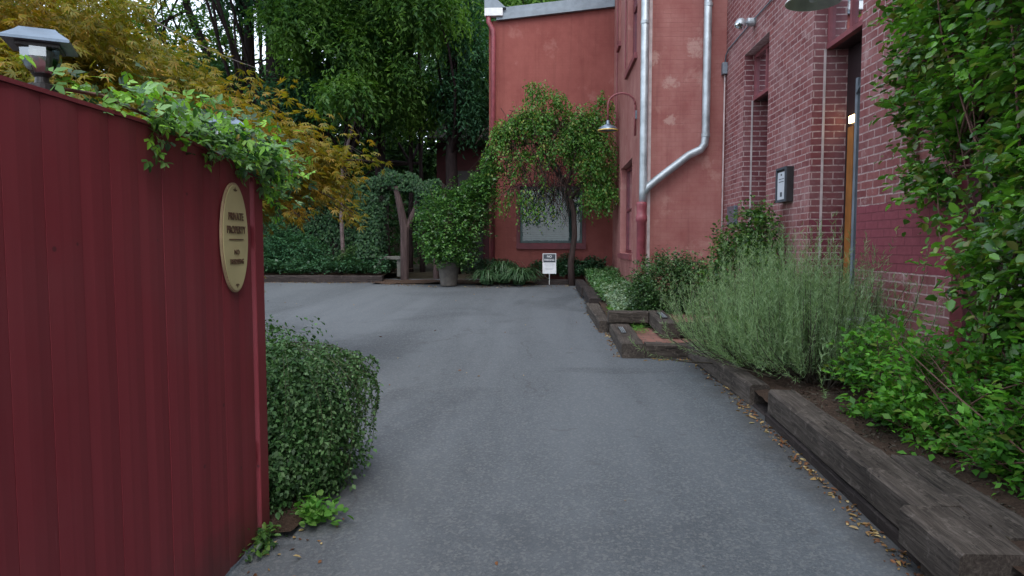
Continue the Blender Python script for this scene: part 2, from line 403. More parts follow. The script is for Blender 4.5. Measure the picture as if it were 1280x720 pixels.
M['deep'] = leafmat('deep_wood_leaf', [(.016,.045,.02),(.03,.075,.025),(.05,.12,.03)], .25, .7, spec=.15)  # dark leaf tones put some of the understory shade into the colour
M['climbtree'] = leafmat('small_tree_leaf', [(.04,.13,.025),(.06,.18,.03),(.09,.23,.04),(.12,.26,.045),(.06,.17,.03),(.26,.28,.06)], .35, .45, spec=.4)
M['strap'] = leafmat('strap_leaf', [(.03,.08,.035),(.05,.12,.05),(.1,.17,.09)], .2, .4, spec=.5)
M['cover'] = leafmat('ground_cover_leaf', [(.03,.10,.03),(.06,.17,.05),(.12,.24,.08),(.22,.32,.2)], .25, .4, spec=.5)
M['cover_dark'] = leafmat('dark_cover_leaf', [(.02,.06,.03),(.035,.095,.045),(.05,.13,.06)], .2, .4, spec=.45)
M['cover_pale'] = leafmat('pale_cover_leaf', [(.08,.16,.09),(.2,.3,.2),(.34,.42,.32),(.12,.22,.1)], .25, .45)
M['litter'] = leafmat('fallen_leaf', [(.06,.03,.018),(.14,.06,.03),(.3,.2,.07),(.10,.045,.02),(.22,.09,.035),(.42,.34,.16),(.16,.07,.03)], .1, .7)
M['grass'] = leafmat('grass_blade', [(.06,.2,.03),(.12,.3,.05),(.16,.3,.08)], .35, .5)

# ------------------------------------------------------------------ leaf scattering
def unit(a): return a/np.maximum(np.linalg.norm(a, axis=-1, keepdims=True), 1e-9)
DIA = (np.array([(0,0,0),(.45,-.5,.12),(1,0,-.05),(.45,.5,.12)]), [(0,1,2,3)])
OVAL = (np.array([(0,0,0),(.3,-.46,.1),(.72,-.4,.08),(1,0,-.08),(.72,.4,.08),(.3,.46,.1)]), [(0,1,2,3),(0,3,4,5)])
IVY = (np.array([(0,0,0),(.38,-.26,.03),(.72,-.16,0),(1,0,-.1),(.72,.16,0),(.38,.26,.03), (-.12,-.22,.03),(.12,-.6,-.04),(.36,-.5,.0), (-.12,.22,.03),(.12,.6,-.04),(.36,.5,.0)]), [(0,1,2,3),(0,3,4,5),(0,6,7,8),(0,8,1,0)][:3]+[(0,11,10,9)])
NEED = (np.array([(0,-.5,0),(1,-.15,0),(1,.15,0),(0,.5,0)]), [(0,1,2,3)])
def fan(n=5, spread=65):
    v = []; f = []
    for i in range(n):
        a = R(-spread+2*spread*i/(n-1)); l = 1.0-.35*abs(i-(n-1)/2)/((n-1)/2); w = .085
        d = (math.cos(a), math.sin(a)); b = len(v)
        v += [(0,0,0),(d[0]*l*.45+d[1]*w, d[1]*l*.45-d[0]*w, .02),(d[0]*l, d[1]*l, -.12),(d[0]*l*.45-d[1]*w, d[1]*l*.45+d[0]*w, .02)]
        f.append((b, b+1, b+2, b+3))
    return (np.array(v), f)
FAN = fan()
def put(tmpl, P, D, Up, Ls, Ws):
    tv, tf = tmpl; tv = np.asarray(tv, float); tf = np.asarray(tf)
    D = unit(D); S = unit(np.cross(D, Up)); Nn = np.cross(S, D)
    Ls = np.broadcast_to(np.asarray(Ls, float), (len(P),)); Ws = np.broadcast_to(np.asarray(Ws, float), (len(P),))
    V = P[:, None, :] + tv[None, :, 0:1]*D[:, None, :]*Ls[:, None, None] + tv[None, :, 1:2]*S[:, None, :]*Ws[:, None, None] + tv[None, :, 2:3]*Nn[:, None, :]*Ls[:, None, None]
    k = tv.shape[0]
    F = tf[None, :, :] + (np.arange(len(P))*k)[:, None, None]
    return V.reshape(-1, 3), F.reshape(-1, tf.shape[1])
def join(parts):
    Vs = []; Fs = []; b = 0
    for V, F in parts:
        Vs.append(V); Fs.append(F+b); b += len(V)
    return np.concatenate(Vs), np.concatenate(Fs)
def nval(P, s, off=0.0):
    return np.array([noise.noise(Vector((p[0]*s+off, p[1]*s+off*.7, p[2]*s-off))) for p in P])
def tips(blobs, n, shell=.6, cull=None, cs=1.2, off=0.0, zmin=None, keep=None):
    """twig tips spread over the outer part of a union of ellipsoids -> positions, outward directions"""
    w = np.array([b[3]*b[4]+b[4]*b[5]+b[3]*b[5] for b in blobs]); w = w/w.sum()
    idx = rng.choice(len(blobs), size=n, p=w)
    B = np.array([b[:6] for b in blobs], float)[idx]
    d = unit(rng.normal(size=(n, 3)))
    r = shell + (1-shell)*rng.random(n)**.7
    r = r*(1+.12*rng.normal(size=n))
    P = B[:, :3] + d*B[:, 3:6]*r[:, None]
    O = unit(d/B[:, 3:6])
    k = np.ones(n, bool)
    if cull is not None: k &= nval(P, cs, off) > cull
    if zmin is not None: k &= P[:, 2] > zmin
    if keep is not None: k &= keep(P)
    return P[k], O[k]
def spray(P, O, per, tl, droop, spread, ll, lw, tmpl=DIA, upb=1.0, flat=.3, lvar=.35):
    """at each tip a twig with alternating leaves"""
    n = len(P)
    td = unit(O + rng.normal(size=(n, 3))*.45 + np.array([0, 0, -droop]))
    t = (np.arange(per)+.5)/per
    tlv = tl*(.6+.8*rng.random(n))
    pos = P[:, None, :] + td[:, None, :]*(t[None, :, None]-.5)*tlv[:, None, None] + np.array([0,0,-1.])*(t[None, :, None]**2)*droop*tlv[:, None, None]*.4
    side = unit(np.cross(td, np.array([0, 0, 1.]) + rng.normal(size=(n, 3))*flat))
    sg = np.where(np.arange(per) % 2 == 0, 1., -1.)
    ld = td[:, None, :]*.6 + side[:, None, :]*sg[None, :, None]*spread + rng.normal(size=(n, per, 3))*.28 + np.array([0,0,-.25*droop])
    up = np.array([0,0,upb]) + rng.normal(size=(n, per, 3))*.45 + O[:, None, :]*.35
    pos = pos + rng.normal(size=pos.shape)*ll*.25
    k = n*per
    s = (1-lvar)+2*lvar*rng.random(k)
    return put(tmpl, pos.reshape(k, 3), ld.reshape(k, 3), up.reshape(k, 3), ll*s, lw*s)
def tips_to_stems(mb, base_pts, P, n, r0=.008, r1=.002, sag=.0, seg=4, k=5):
    if len(P) == 0: return
    for i in rng.choice(len(P), size=min(n, len(P)), replace=False):
        a = Vector(base_pts[rng.integers(len(base_pts))]); b = Vector(P[i])
        j = Vector(rng.normal(size=3))*.06*(b-a).length
        pts = []
        for q in range(seg+1):
            t = q/seg
            p = a.lerp(b, t) + j*math.sin(math.pi*t) + Vector((0,0,sag*math.sin(math.pi*t)))
            pts.append(p)
        mb.tube(pts, [r0+(r1-r0)*q/seg for q in range(seg+1)], k, False)

# ================================================================== SETTING
def sheet(name, xs, ys, zf, mat, kind='structure'):
    V = []; F = []
    for y in ys:
        for x in xs: V.append((x, y, zf(x, y)))
    nx = len(xs)
    for j in range(len(ys)-1):
        for i in range(nx-1):
            a = j*nx+i; F.append((a, a+1, a+nx+1, a+nx))
    me = bpy.data.meshes.new(name); me.from_pydata(V, [], F); me.materials.append(mat)
    me.polygons.foreach_set('use_smooth', [True]*len(F)); me.update()
    o = link(name, me)
    if kind: o['kind'] = kind
    return o
sheet('ground', [-400,-60,-30,-14,-8,0,8,30,60,400], [-400,-60,-6,0,5,10,17,25,60,400], lambda x, y: gz(x, y)-.03, M['terrain'])
sheet('driveway', list(np.linspace(-15, 2.2, 60)), list(np.linspace(-8, 16.6, 90)),
      lambda x, y: gz(x, y)+.012*noise.noise(Vector((x*.45, y*.45, 3)))*min(1, max(0, (y+8))), M['asphalt'])
def bed(name, xs, ys, h, amp=.03):
    return sheet(name, xs, ys, lambda x, y: gz(x, y)+h+amp*noise.noise(Vector((x*3, y*3, 1)))+amp*.6*noise.noise(Vector((x*11, y*11, 5))), M['soil'])
bed('planting_bed', list(np.linspace(1.72, 2.66, 24)), list(np.linspace(-5.5, 5.2, 160)), .2)
bed('planting_bed', list(np.linspace(1.64, 2.66, 24)), list(np.linspace(5.1, 7.45, 60)), .13)
bed('planting_bed', list(np.linspace(.8, 2.6, 24)), list(np.linspace(8.85, 16.0, 90)), .17)
bed('rear_planting_bed', list(np.linspace(-4.0, .95, 40)), list(np.linspace(15.15, 16.1, 14)), .03)
bed('rear_planting_bed', list(np.linspace(-16, -3.95, 60)), list(np.linspace(15.75, 20, 30)), .12, .05)
bed('garden_bed', list(np.linspace(-9, -1.42, 50)), list(np.linspace(-4, 3.05, 50)), .03)
bed('garden_bed', list(np.linspace(-9, -2.9, 50)), list(np.linspace(3.0, 7.4, 40)), .06)
bed('garden_bed', list(np.linspace(-2.1, -1.2, 20)), list(np.linspace(3.05, 4.1, 24)), .03, .02)

# brick landings of the side steps
def mat_paver():
    m, nt, out = newmat('brick_paving'); P = geo(nt).outputs['Position']
    b = N(nt, 'ShaderNodeTexBrick'); L(nt, P, b.inputs['Vector']); b.inputs['Scale'].default_value = 1
    b.inputs['Brick Width'].default_value = .2; b.inputs['Row Height'].default_value = .1; b.inputs['Mortar Size'].default_value = .006
    b.inputs['Color1'].default_value = (.16,.065,.05,1); b.inputs['Color2'].default_value = (.26,.11,.085,1); b.inputs['Mortar'].default_value = (.07,.06,.045,1)
    n = noi(nt, P, 14, 5); c = mixc(nt, ramp(nt, n, [(.4, (0,0,0)), (.7, (.6,.6,.6))]), b.outputs['Color'], (.11,.07,.05))
    prin(nt, out, c, .85, bump(nt, mth(nt, 'SUBTRACT', n, b.outputs['Fac']), .6, .008)); return m
M['pad'] = mat_paver()
def slab(name, x0, x1, y0, y1, zt):
    mb = MB(); mb.box(x0, x1, y0, y1, 0, zt); return tag(mb.build(name, M['pad']), kind='structure')
slab('lower_brick_landing', 1.03, 1.62, 7.45, 8.86, .31+.125)
slab('lower_brick_landing', 1.02, 2.64, 7.55, 7.78, .31+.122)
slab('upper_brick_landing', 1.47, 3.6, 7.9, 9.7, .31+.285)

# ================================================================== TIMBERS
def timber(x, y, z, length, w, h, along='Y', label='', dark=False, group='timbers edging the driveway', rot=0):
    """x, y: centre of the near end; z: underside"""
    n = max(4, int(length/.07)); V = []; F = []
    b = .012
    prof = [(-w/2+b,0),(w/2-b,0),(w/2,b),(w/2,h-b*1.4),(w/2-b*1.4,h),(-w/2+b*1.4,h),(-w/2,h-b*1.4),(-w/2,b)]
    sd = random.random()*90
    k = len(prof)
    for i in range(n+1):
        t = i/n*length
        for (py, pz) in prof:
            q = Vector((t*4+sd, py*9, pz*9)); a = noise.noise(q)*.009+noise.noise(q*3.5)*.004
            ex = 0
            V.append((t, py*(1+a*6), pz+a*(1 if pz > h*.4 else .2)))
    for i in range(n):
        for j in range(k):
            F.append((i*k+j, (i+1)*k+j, (i+1)*k+(j+1) % k, i*k+(j+1) % k))
    F.append(tuple(k-1-j for j in range(k))[::-1]); F.append(tuple(n*k+j for j in range(k))[::-1])
    me = bpy.data.meshes.new('landscape_timber'); me.from_pydata(V, [], F); me.materials.append(M['tie_dark' if dark else 'tie']); me.update()
    o = link('landscape_timber', me); o.location = (x, y, z)
    yaw = (math.pi/2 if along == 'Y' else 0)+rot
    slope = -math.atan(.04) if along == 'Y' else 0
    o.rotation_euler = (0, slope, yaw)
    return tag(o, label, 'timber', group)
G = gz
timber(1.70, 4.98-2.0, G(0,2.98)+.075, 2.0, .20, .175, label='long upper grey timber in the two-high kerb, beside the bare brown soil')
timber(1.71, 1.4, G(0,1.4)-.1, 1.18, .22, .17, label='low timber end sunk in the soil at the bottom right corner')
timber(1.66, 2.55, G(0,2.55)+.075, .425, .26, .178, label='short upper timber with a cut end in the kerb nearest the camera')
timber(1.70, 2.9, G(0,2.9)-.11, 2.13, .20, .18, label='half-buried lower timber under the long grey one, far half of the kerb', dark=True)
timber(1.68, .9, G(0,.9)-.11, 1.98, .21, .18, label='half-buried lower timber along the asphalt at the bottom right')
timber(1.93, 2.75, G(0,2.75)+.045, .95, .19, .18, label='grey timber lying behind the kerb on the soil under the green shrub')
timber(1.685, 5.44, G(0,5.44)+.0, 1.88, .16, .175, label='timber with a dark cut end in front of the grey-green bush', rot=.06)
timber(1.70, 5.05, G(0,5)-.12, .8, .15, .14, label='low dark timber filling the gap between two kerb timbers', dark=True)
timber(.92, 7.29, G(0,7.3)-.01, 1.56, .25, .158, label='timber running away from the camera on the left of the lower step')
timber(1.05, 7.40, G(0,7.3)-.01, .62, .21, .155, 'X', label='timber across the front of the lower step')
timber(.775, 8.77, G(0,8.8)+.15, .5, .19, .15, 'X', label='timber lying across the far end of the step, behind the brick landing')
timber(1.39, 7.74, G(0,7.7)+.14, 1.08, .205, .165, label='timber on the left side of the upper step, beside the red brick landing')
timber(1.5, 7.84, G(0,7.7)+.145, 1.1, .2, .155, 'X', label='timber across the front of the upper step', dark=True)
timber(.77, 8.9, G(0,8.9)-.01, 1.95, .19, .155, label='timber between the step and the far kerb, beside the pale ground cover', rot=.03)
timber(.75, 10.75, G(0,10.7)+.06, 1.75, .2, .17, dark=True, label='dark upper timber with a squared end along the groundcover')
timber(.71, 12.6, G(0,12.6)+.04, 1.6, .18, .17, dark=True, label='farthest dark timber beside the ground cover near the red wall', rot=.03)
timber(-.3, 15.25, G(0,15.2)-.01, 1.05, .17, .13, 'X', dark=True, label='dark timber behind the small white sign, in front of the ivy')
timber(-6.9, 15.65, G(0,15.6)-.01, 3.06, .17, .17, 'X', dark=True, label='long dark timber in front of the ivy bed at the far left')
timber(-9.5, 15.66, G(0,15.6)-.01, 2.55, .17, .17, 'X', dark=True, label='dark timber hidden behind the fence end in front of the ivy bed')
# rubber treads on two timbers
for (x, y, z, lx, ly, lab) in ((.89, 7.95, G(0,7.95)+.153, .06, .42, 'black ribbed tread strip on the lower step timber'),
                         (1.39, 8.1, G(0,8.1)+.31, .07, .45, 'black ribbed tread strip on the upper step timber')):
    t = thing('tread_strip', (x, y, z), lab, 'tread strip', 'tread strips on the steps'); t.rotation_euler = (R(2.29), 0, 0)
    mb = MB(); mb.box(-lx/2, lx/2, 0, ly, 0, .006); mb.build('backing', M['black'], t)
    for dx in (-.02, .0, .02):
        mb = MB(); mb.box(dx-.0035, dx+.0035, .005, ly-.005, .006, .010); mb.build('rib', M['galv'], t)

# ================================================================== BUILDINGS
def wall_plane(mb, axis, plane, u0, u1, v0, v1, holes, depth, sgn, mi=0, step=None):
    """vertical wall; axis 'X': plane x=const with u=y; axis 'Y': y=const with u=x. reveals go 'depth' along sgn."""
    us = sorted(set([u0, u1]+[h[0] for h in holes]+[h[1] for h in holes])); vs = sorted(set([v0, v1]+[h[2] for h in holes]+[h[3] for h in holes]))
    def pt(u, v, d=0): return (plane+sgn*d, u, v) if axis == 'X' else (u, plane+sgn*d, v)
    for i in range(len(us)-1):
        for j in range(len(vs)-1):
            um = (us[i]+us[i+1])/2; vm = (vs[j]+vs[j+1])/2
            if any(h[0] < um < h[1] and h[2] < vm < h[3] for h in holes): continue
            mb.quad(pt(us[i],vs[j]), pt(us[i+1],vs[j]), pt(us[i+1],vs[j+1]), pt(us[i],vs[j+1]), mi)
    for h in holes:
        d = h[4] if len(h) > 4 else depth
        a, b, c, e = (h[0],h[2]), (h[1],h[2]), (h[1],h[3]), (h[0],h[3])
        for p, q in ((a,b),(b,c),(c,e),(e,a)):
            mb.quad(pt(*p), pt(*q), pt(*q, d), pt(*p, d), mi)

# --- brick building
XB = 2.65
bb = thing('brick_building', (XB, 5, 0), 'old brick building with tall recessed doorways on the right of the driveway', 'building')
def rel(o, root): return o
def part(mb, name, mat, root, **k):
    o = mb.build(name, mat, root, **k); o.location = -root.location if k.get('loc') is None else k['loc']; return o
mb = MB()
holes = [(8.5, 9.54, .62, 4.06), (6.03, 7.10, .55, 4.06), (2.7, 4.6, .7, 3.46, .2), (-3.2, -1.2, .9, 3.4, .2)]
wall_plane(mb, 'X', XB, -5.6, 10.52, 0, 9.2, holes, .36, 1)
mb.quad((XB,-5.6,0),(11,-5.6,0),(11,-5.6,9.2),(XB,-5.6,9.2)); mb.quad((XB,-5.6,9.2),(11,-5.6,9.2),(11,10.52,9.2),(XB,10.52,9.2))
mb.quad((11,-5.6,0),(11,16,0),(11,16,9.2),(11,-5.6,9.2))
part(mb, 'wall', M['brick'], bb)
mb = MB(); mb.box(XB-.06, XB+.3, -5.7, 10.49, 9.2, 9.35); part(mb, 'coping', M['galv_dull'], bb)
for (y0, y1, zb, zt, deep) in ((8.5, 9.54, .62, 4.06, 0), (6.03, 7.10, .55, 4.06, 1)):
    # transom window
    tw = thing('transom_window', (0,0,0), None, None); tw.parent = bb; tw.location = -bb.location
    mb = MB(); mb.box(2.775, 2.835, y0+.002, y1-.002, 3.45, 3.50)
    for yy in (y0+.002, y1-.05, (y0+y1)/2-.02): mb.box(2.78, 2.83, yy, yy+.045, 3.50, zt-.05)
    mb.box(2.775, 2.835, y0+.002, y1-.002, zt-.05, zt-.002); o = mb.build('frame', M['pinktrim'], tw)
    mb = MB(); mb.quad((2.81,y0+.03,3.5),(2.81,y1-.03,3.5),(2.81,y1-.03,zt-.05),(2.81,y0+.03,zt-.05)); mb.build('pane', M['glass'], tw)
    mb = MB(); mb.box(2.836, 3.005, y0+.003, y1-.003, 3.453, 3.497); mb.build('soffit', M['door'], tw)
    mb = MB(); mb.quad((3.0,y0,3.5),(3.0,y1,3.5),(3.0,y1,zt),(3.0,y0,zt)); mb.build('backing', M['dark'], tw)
    mb = MB(); mb.box(2.752, 2.774, y1-.012, y1-.003, zb, 3.45)
    part(mb, 'caulk_line', M['offwhite'], bb)
    # door
    d = thing('door', (0,0,0), 'dark glazed door with amber wood edge', None) if deep else thing('door', (0,0,0), None, None)
    d.parent = bb; d.location = -bb.location
    if deep: d['label'] = 'dark glazed door with an amber wooden stile'
    mb = MB(); mb.box(2.99, 3.03, y0+.002, y1-.002, zb, 3.45); mb.build('leaf', M['door'], d)
    if deep:
        mb = MB(); mb.box(2.965, 2.989, 6.87, 7.0, zb, 2.66); mb.build('stile', M['oak'], d)
        mb = MB(); mb.box(2.955, 2.989, 6.78, 6.83, zb, 3.1); mb.build('metal_stile', M['galv_dull'], d)
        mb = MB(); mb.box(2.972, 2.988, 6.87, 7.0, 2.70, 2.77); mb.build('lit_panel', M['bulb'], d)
        mb = MB(); mb.tube([(2.95,6.8,2.95),(2.93,6.6,3.05),(2.9,6.45,3.02)], .012, 6); mb.build('door_closer', M['galv_dull'], d)
    else:
        mb = MB(); mb.box(2.972, 2.989, 8.65, 9.4, 1.3, 3.2); mb.build('glazing', M['glass'], d)
# near window behind the climber
for (y0, y1, z0, z1) in ((2.7, 4.6, .7, 3.46), (-3.2, -1.2, .9, 3.4)):
    w = thing('window', (0,0,0), None, None); w.parent = bb; w.location = -bb.location
    mb = MB()
    mb.box(XB-.012, XB+.06, y1-.14, y1-.002, z0, z1); mb.box(XB-.012, XB+.06, y0+.002, y0+.14, z0, z1)
    mb.box(XB-.008, XB+.05, y0+.14, y1-.14, z1-.1, z1-.002); mb.box(XB-.012, XB+.06, y0+.14, y1-.14, z0, z0+.1)
    mb.box(XB, XB+.05, (y0+y1)/2-.03, (y0+y1)/2+.03, z0+.1, z1-.1); mb.box(XB+.004, XB+.046, y0+.14, y1-.14, 1.55, 1.60)
    mb.build('frame', M['trim'], w)
    mb = MB(); mb.quad((XB+.03,y0+.1,z0+.05),(XB+.03,y1-.1,z0+.05),(XB+.03,y1-.1,z1-.05),(XB+.03,y0+.1,z1-.05)); mb.build('pane', M['glass'], w)
    mb = MB(); mb.quad((XB+.12,y0,z0),(XB+.12,y1,z0),(XB+.12,y1,z1),(XB+.12,y0,z1)); mb.build('pane_backing', M['paper'], w)  # pale blue-grey sheet behind the pane
# conduit along the wall
mb = MB(); mb.tube([(XB-.02,-2,4.40),(XB-.02,9.0,4.39),(XB-.02,10.3,4.36),(XB-.03,10.42,4.30),(XB-.03,10.45,4.2)], .011, 6)
part(mb, 'conduit', M['galv_dull'], bb, smooth=True)
mb = MB(); mb.tube([(2.62,10.46,4.2),(2.62,10.46,.6)], .011, 6); part(mb, 'white_conduit', M['offwhite'], bb, smooth=True)
mb = MB(); mb.box(2.575, 2.648, 10.41, 10.5, 4.03, 4.2); part(mb, 'junction_box', M['galv_dull'], bb, bevel=.006)
mb = MB(); mb.box(XB-.05, XB-.002, 9.72, 10.1, 1.78, 2.05); part(mb, 'meter_box', M['slate'], bb, bevel=.006)

# --- middle stucco block
ms = thing('stucco_building', (1.5, 13, 0), 'faded pink stucco building between the brick front and the rear block, with steel drainpipes', 'building')
mb = MB()
wall_plane(mb, 'Y', 10.5, 1.5, 2.648, 0, 9.0, [], .1, 1)
mb.quad((2.648,10.5,9.0),(2.648,10.5,0),(2.648,10.53,0),(2.648,10.53,9.0))
holes = [(12.4, 14.3, 1.33, 3.06, .16), (11.9, 13.3, 4.76, 7.0, .14), (14.55, 14.95, 5.72, 7.0, .1)]
wall_plane(mb, 'X', 1.5, 10.5, 16.4, 0, 9.0, holes, .16, 1)
mb.quad((1.5,10.5,9),(11,10.5,9),(11,16.4,9),(1.5,16.4,9)); mb.quad((1.5,16.4,0),(11,16.4,0),(11,16.4,9),(1.5,16.4,9))
part(mb, 'wall', M['stucco'], ms)
mb = MB(); mb.box(1.44, 2.64, 10.44, 10.7, 9.0, 9.12); mb.box(1.44, 1.7, 10.7, 16.4, 9.0, 9.12); part(mb, 'coping', M['galv_dull'], ms)
mb = MB(); mb.box(1.503, 1.545, 10.476, 10.499, .3, 6.0); part(mb, 'corner_strip', M['offwhite'], ms)
for (y0, y1, z0, z1, d) in holes:
    w = thing('window', (0,0,0), None, None); w.parent = ms; w.location = -ms.location
    x = 1.5+d-.04
    mb = MB(); e = .07
    mb.box(x, x+.06, y0+.002, y0+e, z0, z1-.002); mb.box(x, x+.06, y1-e, y1-.002, z0, z1-.002); mb.box(x, x+.06, y0+e, y1-e, z1-e, z1-.002); mb.box(x, x+.06, y0+e, y1-e, z0, z0+e)
    mb.box(x+.005, x+.055, y0+e, y1-e, (z0+z1)/2-.02, (z0+z1)/2+.02)
    mb.build('frame', M['trim'], w)
    mb = MB(); mb.quad((x+.03,y0+e,z0+e),(x+.03,y1-e,z0+e),(x+.03,y1-e,z1-e),(x+.03,y0+e,z1-e)); mb.build('pane', M['glass'], w)
    mb = MB(); mb.quad((x+.055,y0,z0),(x+.055,y1,z0),(x+.055,y1,z1),(x+.055,y0,z1)); mb.build('backing', M['trim'], w)
    mb = MB(); mb.box(1.5-.05, 1.5+d-.05, y0-.06, y1+.06, z0-.10, z0-.002); mb.build('sill', M['pinktrim'], w)
# drainpipes
mb = MB(); mb.tube([(1.42,10.36,9.0),(1.42,10.36,2.3),(1.42,10.36,2.12)], .058, 16, True)
o = part(mb, 'drainpipe', M['galv'], ms, smooth=True); o['label'] = 'straight galvanised drainpipe at the corner'
mb = MB(); mb.tube([(2.35,10.40,9.0),(2.34,10.40,3.12),(2.325,10.40,3.0),(2.27,10.40,2.92),(2.1,10.40,2.84),(1.62,10.38,2.47),(1.5,10.37,2.37),(1.43,10.36,2.27)], .058, 16, True)
o = part(mb, 'drainpipe', M['galv'], ms, smooth=True); o['label'] = 'galvanised drainpipe that bends diagonally to the corner'
for (x,y,z) in ((1.42,10.36,4.75),(2.35,10.4,5.0),(2.34,10.4,3.1)):
    mb = MB(); mb.lathe([(.059,0),(.064,.005),(.064,.05),(.059,.055)], (x,y,z), 16); part(mb, 'pipe_collar', M['galv'], ms)
mb = MB(); mb.lathe([(.0,2.14),(.075,2.14),(.082,2.1),(.075,2.05),(.07,1.95),(.086,1.93),(.088,1.86),(.07,1.84),(.068,.4)], (1.40,10.36,0), 20)
o = part(mb, 'cast_iron_drain', M['pipepaint'], ms, smooth=True); o['label'] = 'red painted cast iron drain under the steel pipe'
mb = MB(); mb.tube([(1.48,15.1,9),(1.48,15.1,4.0)], .012, 6); mb.tube([(1.48,13.5,9),(1.48,13.5,4.9)], .012, 6); part(mb, 'conduit', M['pipepaint'], ms)

# --- rear block
rb = thing('rear_stucco_building', (0, 16, 0), 'deep red stucco block at the end of the driveway with one window and grey coping', 'building')
mb = MB()
wh = [(-.66, .8, 1.54, 2.86, .12)]
YR = 16.0
wall_plane(mb, 'Y', YR, -1.38, 1.5, 0, 6.62, wh, .12, 1)
mb.quad((-1.38,YR,6.62),(1.5,YR,6.62),(1.5,YR,6.9),(-1.38,YR,6.64))
mb.quad((-1.38,YR,0),(-1.38,YR,6.64),(-1.38,21,6.64),(-1.38,21,0)); mb.quad((-1.38,21,0),(1.5,21,0),(1.5,21,6.9),(-1.38,21,6.64))
part(mb, 'wall', M['stucco2'], rb)
mb = MB()
def coping(x0, x1, y0, y1, za0, zb0, hh):
    mb.add([(x0,y0,za0),(x1,y0,zb0),(x1,y1,zb0),(x0,y1,za0),(x0,y0,za0+hh),(x1,y0,zb0+hh),(x1,y1,zb0+hh),(x0,y1,za0+hh)],
           [(0,3,2,1),(4,5,6,7),(0,1,5,4),(1,2,6,5),(2,3,7,6),(3,0,4,7)])
coping(-1.2, 1.495, YR-.10, YR-.004, 6.64, 6.9, .14); coping(-1.2, 1.495, YR-.05, 21.1, 6.785, 7.045, .14)
part(mb, 'coping', M['galv_dull'], rb)
mb = MB(); mb.box(-1.47, -1.05, YR-.16, YR-.01, 6.72, 6.90); part(mb, 'gutter_end', M['white'], rb, bevel=.01)
mb = MB(); mb.add([(-1.47,YR-.15,6.905),(-.98,YR-.15,6.905),(-1.3,YR-.15,7.2),(-1.47,YR-.15,7.2),(-1.47,YR+.6,6.905),(-.98,YR+.6,6.905),(-1.3,YR+.6,7.2),(-1.47,YR+.6,7.2)],
        [(0,1,2,3),(7,6,5,4),(0,3,7,4),(1,5,6,2),(2,6,7,3),(0,4,5,1)]); part(mb, 'roof_flashing', M['galv_dull'], rb)
mb = MB(); mb.tube([(-1.38,YR-.09,6.74),(-1.38,YR-.09,6.6),(-1.28,YR-.09,6.42),(-1.27,YR-.09,6.3),(-1.30,YR-.09,.8)], .055, 14); part(mb, 'downspout', M['pipepaint'], rb, smooth=True)
w = thing('window', (0,0,0), None, None); w.parent = rb; w.location = -rb.location
mb = MB(); y = YR+.03
mb.box(-.655, -.60, y, y+.06, 1.545, 2.855); mb.box(.74, .795, y, y+.06, 1.545, 2.855); mb.box(-.60, .74, y, y+.06, 2.80, 2.855); mb.box(-.60, .74, y, y+.06, 1.545, 1.60)
mb.build('frame', M['blind'], w)
mb = MB()
for i in range(24): 
    z = 1.6+i*.05; mb.add([(-.6,y+.075,z+.004),(.74,y+.075,z+.004),(.74,y+.10,z+.044),(-.6,y+.10,z+.044)], [(0,1,2,3)])
mb.quad((-.66,y+.11,1.54),(.8,y+.11,1.54),(.8,y+.11,2.86),(-.66,y+.11,2.86)); mb.build('blinds', M['blind'], w)
mb = MB(); mb.quad((-.6,y+.02,1.6),(.74,y+.02,1.6),(.74,y+.02,2.8),(-.6,y+.02,2.8)); mb.build('pane', mat_glass('mirror_glass', (.72,.86,.84), .25), w)
mb = MB(); mb.box(-.74, .88, YR-.07, YR+.02, 1.40, 1.538); mb.build('sill', M['trim'], w)
mb = MB(); mb.box(-.74, -.662, YR-.015, YR+.02, 1.54, 2.93); mb.box(.802, .88, YR-.015, YR+.02, 1.54, 2.93); mb.box(-.662, .802, YR-.015, YR+.02, 2.862, 2.93); mb.build('surround', M['trim'], w)

# --- dark red shed behind
sh = thing('garden_shed', (-2.6, 22, .68), 'dark red shed in deep shade left of the rear stucco block', 'shed')
mb = MB(); mb.box(-1.0, 3.5, 0, 3, 0, 4.1); mb.build('wall', M['shed'], sh)
mb = MB(); mb.add([(-1.25,-.3,4.12),(3.7,-.3,4.12),(3.7,1.5,5.0),(-1.25,1.5,5.0),(3.7,3.3,4.12),(-1.25,3.3,4.12),(-1.25,-.3,4.22),(3.7,-.3,4.22),(3.7,1.5,5.1),(-1.25,1.5,5.1),(3.7,3.3,4.22),(-1.25,3.3,4.22)],
    [(0,1,2,3),(3,2,4,5),(7,6,9,8),(8,9,11,10),(0,6,7,1),(5,4,10,11),(0,3,9,6),(3,5,11,9),(1,7,8,2),(2,8,10,4)]); mb.build('roof', M['tie_dark'], sh)
mb = MB(); mb.box(-1.02, .9, -.05, -.01, 3.95, 4.05); mb.build('fascia', M['tie'], sh)
mb = MB(); mb.box(-.7, .5, -.04, -.005, 0, 3.2); mb.build('door', M['door'], sh)

